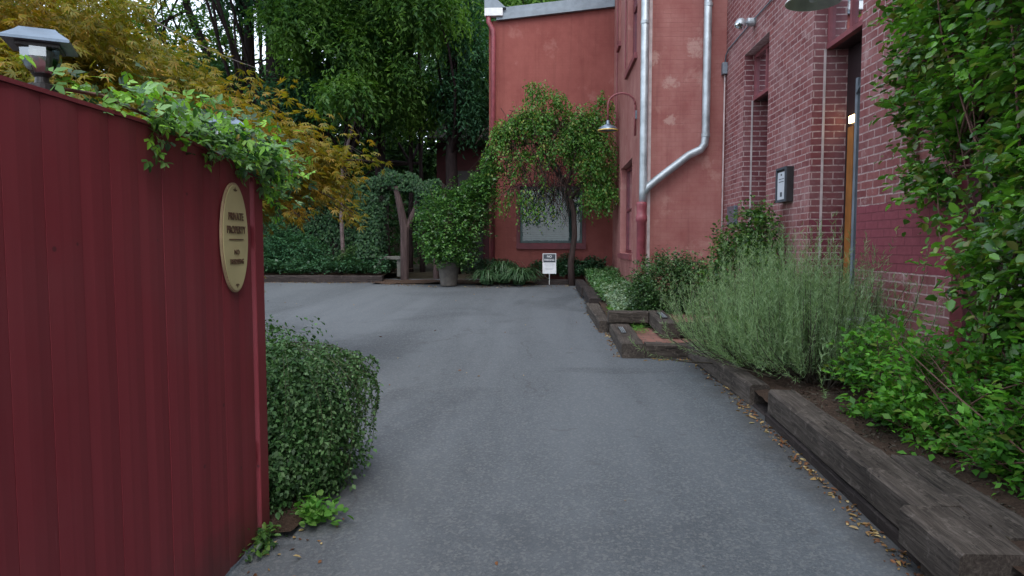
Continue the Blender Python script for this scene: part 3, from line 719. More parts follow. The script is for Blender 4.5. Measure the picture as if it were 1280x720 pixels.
# ================================================================== FENCE
XF = -1.34
fn = thing('board_fence', (XF, 1, 0), 'dark red vertical board fence with a swooping top beside the driveway', 'fence')
def ftop(y):
    if y < 2.2: return 1.90
    return 1.90 - .10*((y-2.2)/.95)**1.35
mb = MB(); y = -3.0; k = 0
while y < 3.0:
    w = .138; y1 = min(y+w, 3.045)
    dx = random.uniform(-.0015, .0015)
    z0 = gz(0, y)+.02; n = 3
    b = len(mb.v)
    for i in range(n+1):
        yy = y+(y1-y)*i/n
        for xx in (XF-.02+dx, XF+dx):
            c = .0035 if (i == 0 or i == n) and xx > XF-.01 else 0
            mb.v += [(xx-c, yy, z0), (xx-c, yy, ftop(yy))]
    for i in range(n):
        q = b+4*i
        for f in ((q+2,q+6,q+7,q+3),(q,q+1,q+5,q+4),(q+1,q+3,q+7,q+5)): mb.f.append(f); mb.m.append(0)
    for q in (b, b+4*n): mb.f.append((q,q+2,q+3,q+1)); mb.m.append(0)
    y += .14; k += 1
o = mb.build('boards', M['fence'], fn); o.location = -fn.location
mb = MB(); mb.box(XF-.11, XF+.004, 3.048, 3.14, gz(0,3.1)-.02, 1.812); o = mb.build('end_post', M['fence'], fn, bevel=.005); o.location = -fn.location
mb = MB()
for (z,) in ((.5,),(1.5,)): mb.box(XF-.065, XF-.024, -3, 3.046, z, z+.09)
o = mb.build('rail', M['fence'], fn); o.location = -fn.location
mb = MB()
ys = np.linspace(-3, 3.14, 60)
for i in range(59):
    a, c = ys[i], ys[i+1]; za, zc = ftop(a)+.002, ftop(c)+.002; b = len(mb.v)
    for yy, zz in ((a, za), (c, zc)): mb.v += [(XF-.1,yy,zz),(XF+.004,yy,zz),(XF+.004,yy,zz+.012),(XF-.1,yy,zz+.012)]
    for f in ((b+1,b+5,b+6,b+2),(b+3,b+2,b+6,b+7),(b,b+3,b+7,b+4),(b,b+4,b+5,b+1)): mb.f.append(f); mb.m.append(0)
o = mb.build('cap', M['fence'], fn); o.location = -fn.location

# oval sign
sg = thing('oval_sign', (XF+.004, 2.83, 1.53), 'cream oval plaque reading private property no trespassing on the red fence', 'sign')
def oval(mb, a, b, x0, x1, n=48, mi=0):
    s = len(mb.v)
    for x in (x0, x1):
        for k in range(n):
            t = 2*math.pi*k/n; mb.v.append((x, a*math.cos(t), b*math.sin(t)))
    for k in range(n): mb.f.append((s+k, s+(k+1) % n, s+n+(k+1) % n, s+n+k)); mb.m.append(mi)
    mb.f.append(tuple(s+n+k for k in range(n))); mb.m.append(mi)
mb = MB(); oval(mb, .121, .232, 0, .010); mb.build('rim', M['creamrim'], sg)
mb = MB(); oval(mb, .113, .224, .010, .013); mb.build('plate', M['cream'], sg)
def text(s, size, mat, root, loc, rot, name='lettering', bold=0.0, xs=1.0):
    cu = bpy.data.curves.new(name, 'FONT'); cu.body = s; cu.size = size; cu.align_x = 'CENTER'; cu.align_y = 'CENTER'; cu.extrude = .0012; cu.offset = bold
    o = bpy.data.objects.new(name, cu); COL.objects.link(o)
    dg = bpy.context.evaluated_depsgraph_get(); me = bpy.data.meshes.new_from_object(o.evaluated_get(dg))
    bpy.data.objects.remove(o); me.name = name; me.materials.clear(); me.materials.append(mat)
    t = link(name, me, root, loc); t.rotation_euler = rot; t.scale = (xs, 1, 1); return t
RX = (R(90), 0, R(90))
text('PRIVATE', .044, M['brownink'], sg, (.015, 0, .088), RX, xs=.85, bold=.0006); text('PROPERTY', .044, M['brownink'], sg, (.015, 0, .032), RX, xs=.82, bold=.0006)
text('NO', .030, M['brownink'], sg, (.015, 0, -.062), RX); text('TRESPASSING', .030, M['brownink'], sg, (.015, 0, -.102), RX, xs=.72)
mb = MB(); mb.box(.0135, .0155, -.065, .065, -.010, -.005); mb.build('divider', M['brownink'], sg)
for s in (1, -1):
    mb = MB(); 
    for k in range(-2, 3):
        t = R(90*s)+k*R(33); r = .022 if k % 2 == 0 else .017; c = (0, .195*s)
        mb.add([(.0145, c[0], c[1]), (.0145, c[0]+r*math.cos(t-.25)*.6, c[1]-s*.0+r*math.sin(t-.25)*.6), (.0145, c[0]+r*math.cos(t), c[1]+r*math.sin(t)), (.0145, c[0]+r*math.cos(t+.25)*.6, c[1]+r*math.sin(t+.25)*.6)], [(0,1,2,3)])
    mb.build('ornament', M['brownink'], sg)

# post lanterns on the fence
def lantern(x, y, z, label):
    t = thing('post_lantern', (x, y, z), label, 'lantern', 'post-top lanterns on the fence')
    t.rotation_euler = (0, 0, R(28)); t.scale = (.84,.84,.92)
    mb = MB(); mb.lathe([(0,-.12),(.045,-.12),(.045,.012),(.022,.018),(.02,.035),(.03,.045),(0,.045)], n=20); mb.build('base', M['black'], t, smooth=False)
    # ribbed glass: a faceted tapering cup
    mb = MB(); n = 16; s = 0
    prof = [(.028,.045),(.045,.062),(.056,.09),(.058,.118)]
    for r, zz in prof:
        for k in range(n):
            a = 2*math.pi*k/n; rr = r*(1+(.05 if k % 2 else -.04)); mb.v.append((rr*math.cos(a), rr*math.sin(a), zz))
    for i in range(3):
        for k in range(n): mb.f.append((i*n+k, i*n+(k+1) % n, (i+1)*n+(k+1) % n, (i+1)*n+k)); mb.m.append(0)
    mb.build('glass', M['glass_clear'], t)
    mb = MB(); mb.lathe([(.02,.047),(.03,.08),(.036,.115)], n=12); mb.build('reflector', M['white'], t)
    mb = MB(); h = .094; 
    mb.add([(-h,-h,.128),(h,-h,.128),(h,h,.128),(-h,h,.128),(-h,-h,.136),(h,-h,.136),(h,h,.136),(-h,h,.136),(-.062,-.062,.160),(.062,-.062,.160),(.062,.062,.160),(-.062,.062,.160),
            (-.05,-.05,.172),(.05,-.05,.172),(.05,.05,.172),(-.05,.05,.172)],
           [(3,2,1,0),(0,1,5,4),(1,2,6,5),(2,3,7,6),(3,0,4,7),(4,5,9,8),(5,6,10,9),(6,7,11,10),(7,4,8,11),(8,9,13,12),(9,10,14,13),(10,11,15,14),(11,8,12,15),(12,13,14,15)])
    mb.build('cap', M['slate'], t)
    mb = MB(); mb.box(-.062, .062, -.062, .062, .118, .127); mb.build('collar', M['black'], t)
lantern(-1.42, 1.87, 1.935, 'post lantern with a pale faceted glass at the left edge of the picture')
lantern(-1.43, 2.98, 1.90, 'post lantern half buried in ivy, only its blue-grey cap showing')

# ================================================================== WALL LAMPS
def goose(x, y, z, reach, label, yellow_rim=False, post=.0):
    """x: wall plane, z: rim height of the shade; arm arches towards -X"""
    t = thing('gooseneck_lamp', (x, y, z), label, 'wall lamp', 'gooseneck wall lamps')
    mb = MB(); r = reach/2; pts = [(-.03,0,-.1),(-.03,0,.42)]
    for k in range(0, 13):
        a = math.pi*k/12; pts.append((-.03-r+r*math.cos(a), 0, .42+r*.85*math.sin(a)))
    pts.append((-.03-reach, 0, .16)); mb.tube(pts, .017, 8); mb.build('arm', M['pinktrim'], t, smooth=True)
    mb = MB(); mb.box(-.03, -.001, -.03, .03, .18, .32); mb.build('wall_bracket', M['galv_dull'], t, bevel=.004)
    mb = MB(); mb.lathe([(.168,0),(.165,.012),(.14,.045),(.09,.075),(.045,.092),(.035,.10),(.033,.15),(.015,.17),(0,.172)], (-.03-reach,0,0), 28); mb.lathe([(.168,0),(.16,.003),(.135,.035),(.085,.062),(0,.08)], (-.03-reach,0,-.001), 28)
    mb.build('shade', M['slate'] if yellow_rim else M['shade'], t, smooth=True)
    if yellow_rim:
        mb = MB(); mb.lathe([(.170,-.012),(.172,-.003),(.169,.003),(.16,.001),(.158,-.01),(.170,-.012)], (-.03-reach,0,0), 28); mb.build('rim', M['yellow'], t, smooth=True)  # yellow band round the rim, plain surface colour
    mb = MB(); mb.lathe([(0,.0),(.022,.006),(.03,.025),(.02,.05),(.015,.065)], (-.03-reach,0,.0), 12); mb.build('bulb', M['white'], t, smooth=True)
goose(1.5, 11.8, 3.45, .46, 'small gooseneck lamp with a yellow-rimmed shade on the far pink wall', True)
goose(XB, 4.5, 3.03, .95, 'large grey gooseneck lamp shade cut by the top edge, seen from below')

# flood lamp
t = thing('security_light', (XB, 9.1, 4.36), 'round glass security light on a bracket high on the brick wall', 'wall lamp')
mb = MB(); mb.lathe([(0,-.05),(.05,-.05),(.055,-.03),(.055,.03),(.05,.05),(0,.05)], n=16)
o = mb.build('junction_box', M['galv'], t); o.rotation_euler = (0, R(90), 0); o.location = (-.05,0,0)
mb = MB(); mb.tube([(-.09,0,0),(-.13,-.02,-.02),(-.16,-.04,-.04)], .014, 8); mb.build('bracket', M['galv'], t)
mb = MB(); mb.lathe([(.0,.08),(.03,.075),(.055,.05),(.068,.01),(.07,-.03),(.062,-.05)], n=20)
o = mb.build('housing', M['galv'], t, smooth=True); o.location = (-.2,-.06,-.04); o.rotation_euler = (R(-25), R(25), 0)
mb = MB(); mb.lathe([(.062,-.048),(.05,-.065),(.025,-.078),(0,-.082)], n=20)
o = mb.build('lens', M['glass_clear'], t, smooth=True); o.location = (-.2,-.06,-.04); o.rotation_euler = (R(-25), R(25), 0)

# notice box
t = thing('notice_case', (XB, 7.72, 2.16), 'black glazed notice case with a white sheet on the brick pier', 'notice case')
mb = MB(); mb.box(-.075, -.001, -.16, .16, -.19, .19)
o = mb.build('case', M['black'], t, bevel=.004)
mb = MB(); mb.box(-.079, -.0765, -.12, .12, -.16, .14); mb.build('notice_sheet', M['paper'], t)
for (y0,y1,z0,z1) in ((-.02,.02,.10,.12),(-.08,.08,.06,.068),(-.08,.08,.03,.038),(-.03,.03,-.13,-.08)):
    mb = MB(); mb.box(-.0805, -.0795, y0, y1, z0, z1); mb.build('printed_line', M['ink'], t)
mb = MB(); 
for (a,b,c,d) in ((-.16,.16,.165,.19),(-.16,.16,-.19,-.165),(-.16,-.13,-.165,.165),(.13,.16,-.165,.165)): mb.box(-.09, -.076, a, b, c, d)
mb.build('frame', M['ink'], t)

# no parking sign
t = thing('no_parking_sign', (.03, 15.1, .62), 'small white sign with a dark heading standing on a stake before the red wall', 'sign')
mb = MB(); mb.box(-.15, .15, 0, .006, .24, .69); mb.build('panel', M['white'], t)
mb = MB(); mb.box(-.135, .135, -.003, -.0005, .49, .675); mb.build('heading', M['ink'], t)
mb = MB(); mb.tube([(0,.015,-.1),(0,.015,.5)], .008, 6); mb.build('stake', M['white'], t)
text('NO', .07, M['white'], t, (0, -.005, .62), (R(90), 0, 0), bold=.001); text('PARKING', .058, M['white'], t, (0, -.005, .545), (R(90), 0, 0), xs=.92, bold=.001)
mb = MB()
for z, w in ((.46,.10),(.435,.11),(.41,.09),(.36,.10),(.335,.08)): mb.box(-w, w, -.002, -.0003, z, z+.004)
mb.build('small_print', M['galv_dull'], t)

# white pots by the doorway
for (x, y, s, lab) in ((2.50, 5.72, 1, 'white pot on the soil behind the grey-green bush, nearer the brick wall'), (2.50, 6.15, .75, 'smaller white pot behind the grey-green bush')):
    t = thing('garden_pot', (x, y, .72), lab, 'pot', 'white pots by the doorway')
    mb = MB(); mb.lathe([(0,0),(.055,0),(.06,.01),(.085,.13),(.10,.16),(.10,.18),(.09,.18),(.085,.17),(0,.15)], n=20); o = mb.build('bowl', M['white'], t, smooth=True); o.scale = (s,s,s)
    mb = MB(); mb.lathe([(0,-.35),(.1,-.35),(.1,-.02),(.07,-.002),(0,-.002)], n=16); mb.build('pedestal', M['stone'], t)

# ================================================================== PLANTS
def plant(name, loc, label, cat, fol, leafm, stems=None, stemm=None, group=None, fname='foliage', sname='stem'):
    t = thing(name, loc, label, cat, group)
    V, F = fol; o = arr_mesh(fname, V-np.array(loc), F, leafm, t)
    if stems is not None:
        o = stems.build(sname, stemm or M['twig'], t, smooth=True); o.location = -t.location
    return t
# -- climber on the right
def wallkeep(P): return (P[:,0] < XB-.01)
blobs = [(2.5,3.9,2.9,.28,.85,1.3),(2.45,2.9,2.6,.36,1.0,1.5),(2.55,4.85,2.75,.13,.45,.95),(2.5,3.2,4.1,.3,1.5,.9),(2.55,5.05,3.6,.12,.4,.5),(2.45,3.35,1.5,.33,.8,.8),(2.4,1.5,2.6,.45,1.2,1.7),(2.56,4.75,2.15,.11,.4,.45)]
P, O = tips(blobs, 7600, .45, -.16, 2.6, 3.0, keep=wallkeep)
O = unit(O+np.array([-.6,-.2,.1]))
fol = spray(P, O, 7, .19, .25, .8, .056, .035, OVAL, lvar=.55)
st = MB(); tips_to_stems(st, [(2.62,3.5,.4),(2.6,3.0,.4),(2.62,4.2,.5),(2.6,3.9,1.5),(2.6,3.3,2.2),(2.62,4.6,2.0)], P, 60, .009, .003)
plant('climbing_shrub', (2.6,3.5,.4), 'tall leafy climber covering the near brick wall and window at the right edge', 'climbing plant', fol, M['climber'], st)
# -- green shrub in the right bed
blobs = [(2.33,4.75,.66,.28,.42,.34),(2.28,4.1,.62,.34,.45,.40),(2.38,3.45,.68,.34,.5,.46),(2.32,3.6,.50,.36,.4,.22),(2.48,2.95,.72,.36,.45,.46),(2.15,4.5,.45,.2,.3,.16)]
P, O = tips(blobs, 2600, .35, -.15, 3.5, 9.0, zmin=.3, keep=wallkeep)
O = unit(O+np.array([-.2,-.1,.5]))
fol = spray(P, O, 9, .21, .1, .8, .042, .024, DIA, lvar=.6)
st = MB(); tips_to_stems(st, [(2.3,4.6,.3),(2.2,4.1,.28),(2.3,3.4,.28),(2.4,2.7,.25)], P, 130, .006, .002)
plant('garden_shrub', (2.25,3.9,.33), 'bright green leafy shrub sprawling over the soil behind the near kerb', 'shrub', fol, M['shrub'], st)
# -- grey-green rosemary-like bush
t0 = (2.0, 6.0, .38)
def lavender():
    VV = []; st = MB(); nst = 1500
    for i in range(nst):
        u = rng.random(); c = np.array([1.93+.36*u, 6.75-1.15*u, .36])
        a = rng.normal(size=2); b = c+np.array([a[0]*.10, a[1]*.14, 0]); b[2] = .38
        out = np.array([a[0]*.30, a[1]*.36-.05, 0]); h = .68+.44*rng.random()**1.5-.12*abs(a[0])+.14*u
        h *= (.85+.25*math.sin(u*9+1))
        if u > .8: h *= .9
        top = b+out*(.6+.35*rng.random()+.5*(rng.random() < .08))+np.array([0,0,max(.3,h)])
        top[0] = min(top[0], 2.6)
        ctrl = b+out*.8+np.array([0,0,h*.35]); ctrl[0] = min(ctrl[0], 2.58)
        q = np.linspace(0, 1, 24)[:, None]
        pts = (1-q)**2*b+2*q*(1-q)*ctrl+q**2*top
        pts[:, :2] += .012*np.sin(q*7+i)
        tang = np.gradient(pts, axis=0)
        sel = np.arange(5, 24)
        if i % 3 == 0: st.tube([tuple(p) for p in pts[::5]], [.007,.006,.004,.003,.002], 4, False)
        for rep in range(4):
            p = pts[sel]+tang[sel]*rng.random((len(sel),1)); d = unit(tang[sel])*1.0+unit(rng.normal(size=(len(sel),3)))*.85
            VV.append(put(NEED, p, d, rng.normal(size=(len(sel),3)), .042*(.7+.6*rng.random(len(sel))), .0042))
    return join(VV), st
fol, st = lavender()
plant('rosemary_bush', t0, 'feathery grey-green bush with upright needle sprigs in the bed before the doorway', 'bush', fol, M['lav'], st, M['lavstem'])
# yellow-green weed inside it
P, O = tips([(1.78,6.35,.72,.09,.09,.09)], 70, .2); fol = spray(P, O, 8, .12, 0, .8, .028, .016, DIA)
plant('weed', (1.8,6.4,.4), 'small yellow-green weed poking out of the grey-green bush', 'weed', fol, M['shrub'])
# -- shrub at the doorway pier (two lobes)
P, O = tips([(2.25,8.45,1.38,.27,.28,.42),(2.36,7.95,1.62,.22,.25,.46),(2.38,7.75,1.15,.2,.3,.75),(2.15,8.7,1.0,.22,.28,.4)], 1300, .3, -.3, 3, 2.0, keep=wallkeep)
fol = spray(P, O, 8, .15, .0, .8, .042, .028, OVAL)
st = MB(); tips_to_stems(st, [(2.3,8.6,.5),(2.35,8.1,.5)], P, 90, .007, .002)
plant('pier_shrub', (2.3,8.4,.5), 'green and bronze shrub against the brick pier under the notice case', 'shrub', fol, M['midshrub'], st)
# -- round dark bush
P, O = tips([(1.55,9.2,.95,.42,.40,.45),(1.32,9.15,.80,.27,.3,.34),(1.85,9.1,.95,.28,.3,.42)], 2800, .5, -.5, 3, 5.0)
fol = spray(P, O, 8, .12, .0, .8, .032, .02, DIA)
st = MB(); tips_to_stems(st, [(1.55,9.3,.5)], P, 60, .006, .002)
plant('rounded_bush', (1.55,9.3,.52), 'rounded dark green bush at the foot of the red drain', 'bush', fol, M['darkshrub'], st)
# -- trailing bush at the fence end
blobs = [(-1.62,3.72,.60,.46,.50,.46),(-1.43,3.70,.50,.38,.42,.46),(-1.7,3.6,.35,.35,.4,.35),(-1.34,3.6,.38,.24,.3,.28),(-1.42,3.42,.36,.2,.25,.28)]
P, O = tips(blobs, 4800, .62, -.45, 4, 1.0, zmin=.12)
O = unit(O+np.array([0,0,-.35]))
fol1 = spray(P, O, 9, .15, .9, .7, .028, .018, DIA)
VV = [fol1]; st = MB()
for i in range(60):   # long hanging strands
    a = rng.uniform(-1.3, 1.9) if i % 3 else rng.uniform(-.4,.5)
    c = np.array([-1.5, 3.70, .0]); r = .27+.15*rng.random()
    s = c+np.array([math.cos(a)*r, math.sin(a)*r*.9, 1.16-.95*r+.08*rng.random()]); e = c+np.array([math.cos(a)*(r+.10), math.sin(a)*(r+.08), .25+.55*rng.random()])
    q = np.linspace(0, 1, 54)[:, None]; ctrl = (s+e)/2+np.array([math.cos(a)*.16, math.sin(a)*.1, .12])
    pts = (1-q)**2*s+2*q*(1-q)*ctrl+q**2*e
    st.tube([tuple(p) for p in pts[::5]]+[tuple(pts[-1])], .0014, 4, False)
    d = unit(rng.normal(size=(54,3)))+np.array([0,0,-.5]); VV.append(put(DIA, pts, d, rng.normal(size=(54,3))+np.array([0,0,1]), .02, .013))
for i in range(9):   # thin arching shoots above
    a = rng.uniform(-.7, .8); s = np.array([-1.5,3.7,.95]); e = s+np.array([math.cos(a)*(.45+.12*rng.random()), math.sin(a)*.5, -.12-.25*rng.random()]); ctrl = (s+e)/2+np.array([.08,0,.12])
    q = np.linspace(0, 1, 24)[:, None]; pts = (1-q)**2*s+2*q*(1-q)*ctrl+q**2*e
    st.tube([tuple(p) for p in pts[::4]]+[tuple(pts[-1])], .0018, 4, False)
    VV.append(put(DIA, pts, unit(rng.normal(size=(24,3))), rng.normal(size=(24,3))+np.array([0,0,1]), .018, .012))
tips_to_stems(st, [(-1.5,3.72,.2)], P, 80, .006, .002)
plant('trailing_bush', (-1.5,3.7,.15), 'mounded dark green bush with trailing strands at the end of the red fence', 'bush', join(VV), M['trail'], st, M['stem'])
P, O = tips([(-1.13,3.22,.19,.13,.09,.05)], 40, .2); O = unit(O+np.array([0,0,.8])); fol = spray(P, O, 4, .08, 0, .8, .04, .03, OVAL)
plant('weed', (-1.12,3.22,.13), 'bright green weed on the asphalt under the trailing bush', 'weed', fol, M['grass'])
P, O = tips([(-1.3,2.98,.15,.05,.18,.03)], 40, .2); O = unit(O+np.array([0,0,.3])); fol = spray(P, O, 4, .07, 0, .8, .03, .02, OVAL)
plant('weed', (-1.3,2.98,.12), 'low weed growing along the foot of the fence post', 'weed', fol, M['midshrub'])
# -- ivy on the fence top
VV = []; st = MB()
runner = [(-1.38,1.86,1.96,.03),(-1.37,1.95,1.97,.035),(-1.36,2.06,1.98,.06),(-1.36,2.2,1.97,.08),(-1.355,2.35,1.96,.10),(-1.36,2.5,1.95,.10),(-1.355,2.65,1.94,.11),(-1.35,2.8,1.93,.11),(-1.34,2.95,1.93,.12),(-1.34,3.1,1.92,.13),(-1.33,3.25,1.89,.14),(-1.33,3.4,1.85,.11)]
for (x,y,z,r) in runner:
    n = int((1000 if y > 2.4 else 700 if y > 2.1 else 260)*r); P = np.array([x,y,z])+rng.normal(size=(n,3))*np.array([.06,.09,r*.55]); k = P[:,0] > -1.5; P = P[k]
    d = unit(rng.normal(size=P.shape)+np.array([.5,0,-.35])); VV.append(put(IVY, P, d, np.array([.35,-.25,1.])+rng.normal(size=P.shape)*.35, .042*(.5+.8*rng.random(len(P))), .044))
for (y, l) in ((2.27,.16),(2.62,.12),(2.9,.16),(3.1,.22),(3.28,.3),(3.2,.2)):
    n = int(l*150); P = np.array([-1.325,y,1.93])+np.stack([rng.normal(size=n)*.012, rng.normal(size=n)*.03, -rng.random(n)*l-.0], 1)
    VV.append(put(IVY, P, rng.normal(size=P.shape)*.5+np.array([.3,0,-1]), np.array([1.,-.3,.4])+rng.normal(size=P.shape)*.3, .034, .034))
    st.tube([(-1.33,y,1.93),(-1.325,y+.02,1.93-l)], .003, 4)
st.tube([(x-.02,y,z-.02) for (x,y,z,r) in runner], .006, 5)
plant('ivy', (-1.36,2.7,1.92), 'glossy bright ivy trailing along the top of the red fence', 'ivy', join(VV), M['ivy_bright'], st)

# -- japanese maple
mp = (-3.5, 6.0, .3)
def maple():
    st = MB(); VV = []
    st.tube([(-3.5,6.0,.25),(-3.45,5.95,.8),(-3.6,6.0,1.3),(-3.5,6.1,1.8)], [.12,.10,.09,.08], 10)
    limbs = []
    hubs = [(-3.5,6.1,1.8),(-3.6,6.0,1.3),(-3.45,5.95,1.5)]
    P = []; O = []
    blobs = [(-3.9,5.9,2.55,1.35,1.3,.85),(-2.85,5.9,2.3,1.0,1.0,.5),(-4.9,5.4,2.9,1.3,1.2,.85),(-2.45,6.1,2.1,.75,.8,.35),(-4.0,5.6,1.5,.9,.9,.5),(-2.3,6.0,1.85,.5,.5,.25),(-4.4,5.2,3.3,1.3,.9,.55),(-4.4,6.5,3.1,.9,.9,.5),(-4.0,4.5,2.4,1.3,.8,.5)]
    P, O = tips(blobs, 6800, .5, -.28, 1.6, 4.0, keep=lambda P: P[:,2] > 1.4+.48*np.clip(P[:,0]+3.5, 0, 1.3))
    dr = .35+.4*np.clip(O[:,2],0,1)
    O2 = unit(O*np.array([1,1,.3])+np.array([.25,0,0]))
    VV.append(spray(P, O2, 6, .32, .55, .55, .075, .075, FAN, flat=.15))
    # long drooping fingers at the right-hand edge
    for (x,y,z,dx,dz) in ((-2.1,6.0,2.15,.65,.05),(-2.2,5.8,2.0,.6,-.25),(-2.3,6.1,1.95,.65,-.25),(-2.95,6.0,1.75,.15,-.35),(-2.5,5.7,1.9,.5,-.2),(-2.3,6.2,2.3,.5,-.05),(-2.75,5.8,1.35,.25,-.25)):
        q = np.linspace(0,1,26)[:,None]; s = np.array([x,y,z]); e = s+np.array([dx,-.2,dz]); ctrl = (s+e)/2+np.array([0,0,.12]); pts = (1-q)**2*s+2*q*(1-q)*ctrl+q**2*e
        P2 = np.repeat(pts, 3, 0)+rng.normal(size=(78,3))*.045
        VV.append(put(FAN, P2, np.array([.7,0,-.5])+rng.normal(size=P2.shape)*.4, np.array([0,0,1.])+rng.normal(size=P2.shape)*.3, .075, .075))
        st.tube([tuple(p) for p in pts[::6]], .005, 4)
    tips_to_stems(st, hubs, P, 90, .02, .004, .1, 6)
    return join(VV), st
fol, st = maple()
plant('japanese_maple', mp, 'golden and orange cut-leaf maple spreading behind the red fence', 'tree', fol, M['maple'], st, M['bark'], fname='crown', sname='trunk')

# -- small tree in front of the rear block
st = MB()
st.tube([(.53,15.0,.5),(.5,15.0,1.1),(.58,15.02,1.7),(.56,15.0,2.2),(.45,15.0,2.7)], [.085,.07,.062,.058,.05], 10)
for pts in ([(.45,15,2.6),(.2,14.95,3.2),(-.3,14.9,3.7),(-.8,14.8,3.6),(-1.2,14.8,3.2)],[(.45,15,2.6),(.5,14.9,3.3),(.35,14.9,4.1),(.2,14.9,4.6)],[(.5,15,2.5),(.9,14.8,3.1),(1.1,14.8,3.7)],[(.45,15,2.7),(0,15,3.3),(-.3,15,4.2)]):
    st.tube(pts, [.04-.032*i/(len(pts)-1) for i in range(len(pts))], 7)
for i in range(420):   # tangle of bare twigs
    s = Vector((rng.uniform(-1.0,.7), 14.9+rng.normal()*.2, rng.uniform(2.7,4.4))); d = Vector((rng.normal()*.35, rng.normal()*.15, -rng.uniform(.2,.9)))
    st.tube([s, s+d*.4+Vector((rng.normal()*.08,0,.1)), s+d], [.007,.005,.003], 4, False)
blobs = [(1.0,14.75,3.2,.48,.4,.85),(1.05,14.7,3.0,.42,.4,.7),(-.1,14.8,4.1,.75,.4,.4),(-.9,14.8,3.9,.4,.3,.35),(.8,14.8,3.7,.6,.4,.5),(.65,14.8,4.0,.6,.4,.5),(.1,14.8,4.4,.4,.35,.4),(-.45,14.8,4.2,.45,.35,.35),(-.95,14.75,3.7,.32,.3,.38),(-.6,14.8,3.3,.5,.3,.3),(.2,14.8,3.7,.6,.35,.5),(1.2,14.6,2.6,.28,.3,.45),(-.25,14.8,4.75,.3,.2,.3),(1.1,14.7,4.3,.3,.25,.4)]
P, O = tips(blobs, 3300, .3, -.2, 2.6, 6.0, keep=lambda P: (P[:,0] < 1.46)&(P[:,1] < 15.8))
O = unit(O+np.array([0,-.2,-.6]))
V1 = spray(P, O, 8, .26, .9, .6, .062, .036, DIA)
P, O = tips([(-1.3,14.7,3.2,.25,.2,.6),(-1.1,14.7,2.9,.25,.2,.8),(-.2,14.7,2.5,.5,.2,.7),(-.7,14.7,2.5,.3,.2,.7),(.8,14.7,2.5,.3,.2,.4)], 330, .2, -.1, 3, 2.0); O = unit(O+np.array([0,0,-1.5]))
V2 = spray(P, O, 7, .25, 1, .5, .06, .035, DIA)
plant('weeping_tree', (.53,15.0,.6), 'small weeping tree with thin twigs and light green leaves before the rear window', 'tree', join([V1, V2]), M['climbtree'], st, M['bark'], fname='crown', sname='trunk')

# -- potted shrub
t = thing('plant_pot', (-2.18, 14.85, .60), 'tall dark clay pot under the big round shrub', 'pot')
mb = MB(); mb.lathe([(0,0),(.17,0),(.18,.02),(.235,.46),(.27,.48),(.275,.54),(.24,.54),(.23,.50)], n=28); mb.build('bowl', M['pot'], t, smooth=True)
mb = MB(); mb.lathe([(.235,.5),(0,.5)], n=20); mb.build('potting_soil', M['soil'], t)
P, O = tips([(-2.1,14.8,1.98,.80,.6,.78),(-2.15,14.65,1.45,.62,.5,.40),(-1.7,14.8,2.35,.5,.45,.5),(-1.45,14.7,2.7,.32,.3,.35),(-1.25,14.75,3.1,.16,.2,.5)], 2900, .4, -.4, 2.2, 8.0)
fol = spray(P, O, 8, .2, .15, .8, .058, .036, DIA)
st = MB(); tips_to_stems(st, [(-2.18,14.85,1.1)], P, 80, .012, .003)
plant('potted_shrub', (-2.18,14.85,1.1), 'big rounded leafy shrub growing from the dark pot left of the rear block', 'shrub', fol, M['potshrub'], st)

# -- strap-leaved clumps
def strap(x, y, n, r, lab, h=.5):
    VV = []; t = np.linspace(0, 1, 7); z0 = gz(0,y)+.03
    V = []; F = []
    for i in range(n):
        a = rng.uniform(0, 2*math.pi); l = r*(.55+.6*rng.random()); hh = h*(.5+.7*rng.random()); w = .013
        b = len(V); sx, sy = -math.sin(a), math.cos(a); ox, oy = x+rng.normal()*.05, y+rng.normal()*.05
        for q in t:
            rr = l*q; zz = z0+hh*4*q*(1-q*.88)*.62; ww = w*(1-.85*q**3)
            V += [(ox+math.cos(a)*rr+sx*ww, oy+math.sin(a)*rr+sy*ww, zz), (ox+math.cos(a)*rr-sx*ww, oy+math.sin(a)*rr-sy*ww, zz)]
        for k in range(6): F.append((b+2*k, b+2*k+1, b+2*k+3, b+2*k+2))
    V = np.array(V)-np.array([x,y,z0]); o = arr_mesh('strap_leaf_plant', V, F, M['strap'], None, (x,y,z0)); tag(o, lab, 'plant', 'strap-leaved clumps under the rear window'); return o
strap(-1.35, 15.0, 170, .52, 'arching strap-leaved clump nearest the dark pot', .40)
strap(-.62, 14.95, 200, .58, 'arching strap-leaved clump just left of the small white sign', .46)
strap(-1.0, 15.25, 150, .5, 'strap-leaved clump at the back, against the red wall', .62)

# -- ground covers
def cover(name, lab, region, n, h, mat, ll, lw, cat='ground cover', tm=DIA, z=.17):
    x0,x1,y0,y1 = region; P = np.stack([rng.uniform(x0,x1,n), rng.uniform(y0,y1,n)], 1)
    hh = np.array([h*(.35+.8*max(0, noise.noise(Vector((p[0]*2.5,p[1]*2.5,0)))+.5)) for p in P])
    Z = np.array([gz(0,p[1]) for p in P])+z+hh*rng.random(n)**.5
    P3 = np.column_stack([P, Z]); d = rng.normal(size=(n,3))*np.array([1,1,.35])
    V, F = put(tm, P3, d, np.array([0,0,1.])+rng.normal(size=(n,3))*.4, ll*(.6+.8*rng.random(n)), lw)
    o = arr_mesh(name, V, F, mat); return tag(o, lab, cat, kind='stuff')
cover('ground_cover', 'low green ground cover between the far timbers and the pink wall', (.82,1.48,10.6,15.8), 9000, .22, M['cover'], .05, .03)
cover('ground_cover', 'pale variegated ground cover near the dark round bush', (.88,1.45,9.0,11.4), 5200, .26, M['cover_pale'], .038, .024)
cover('ground_cover', 'bright green weeds behind the short cross timber', (.85,1.15,8.95,9.8), 700, .12, M['grass'], .05, .02)
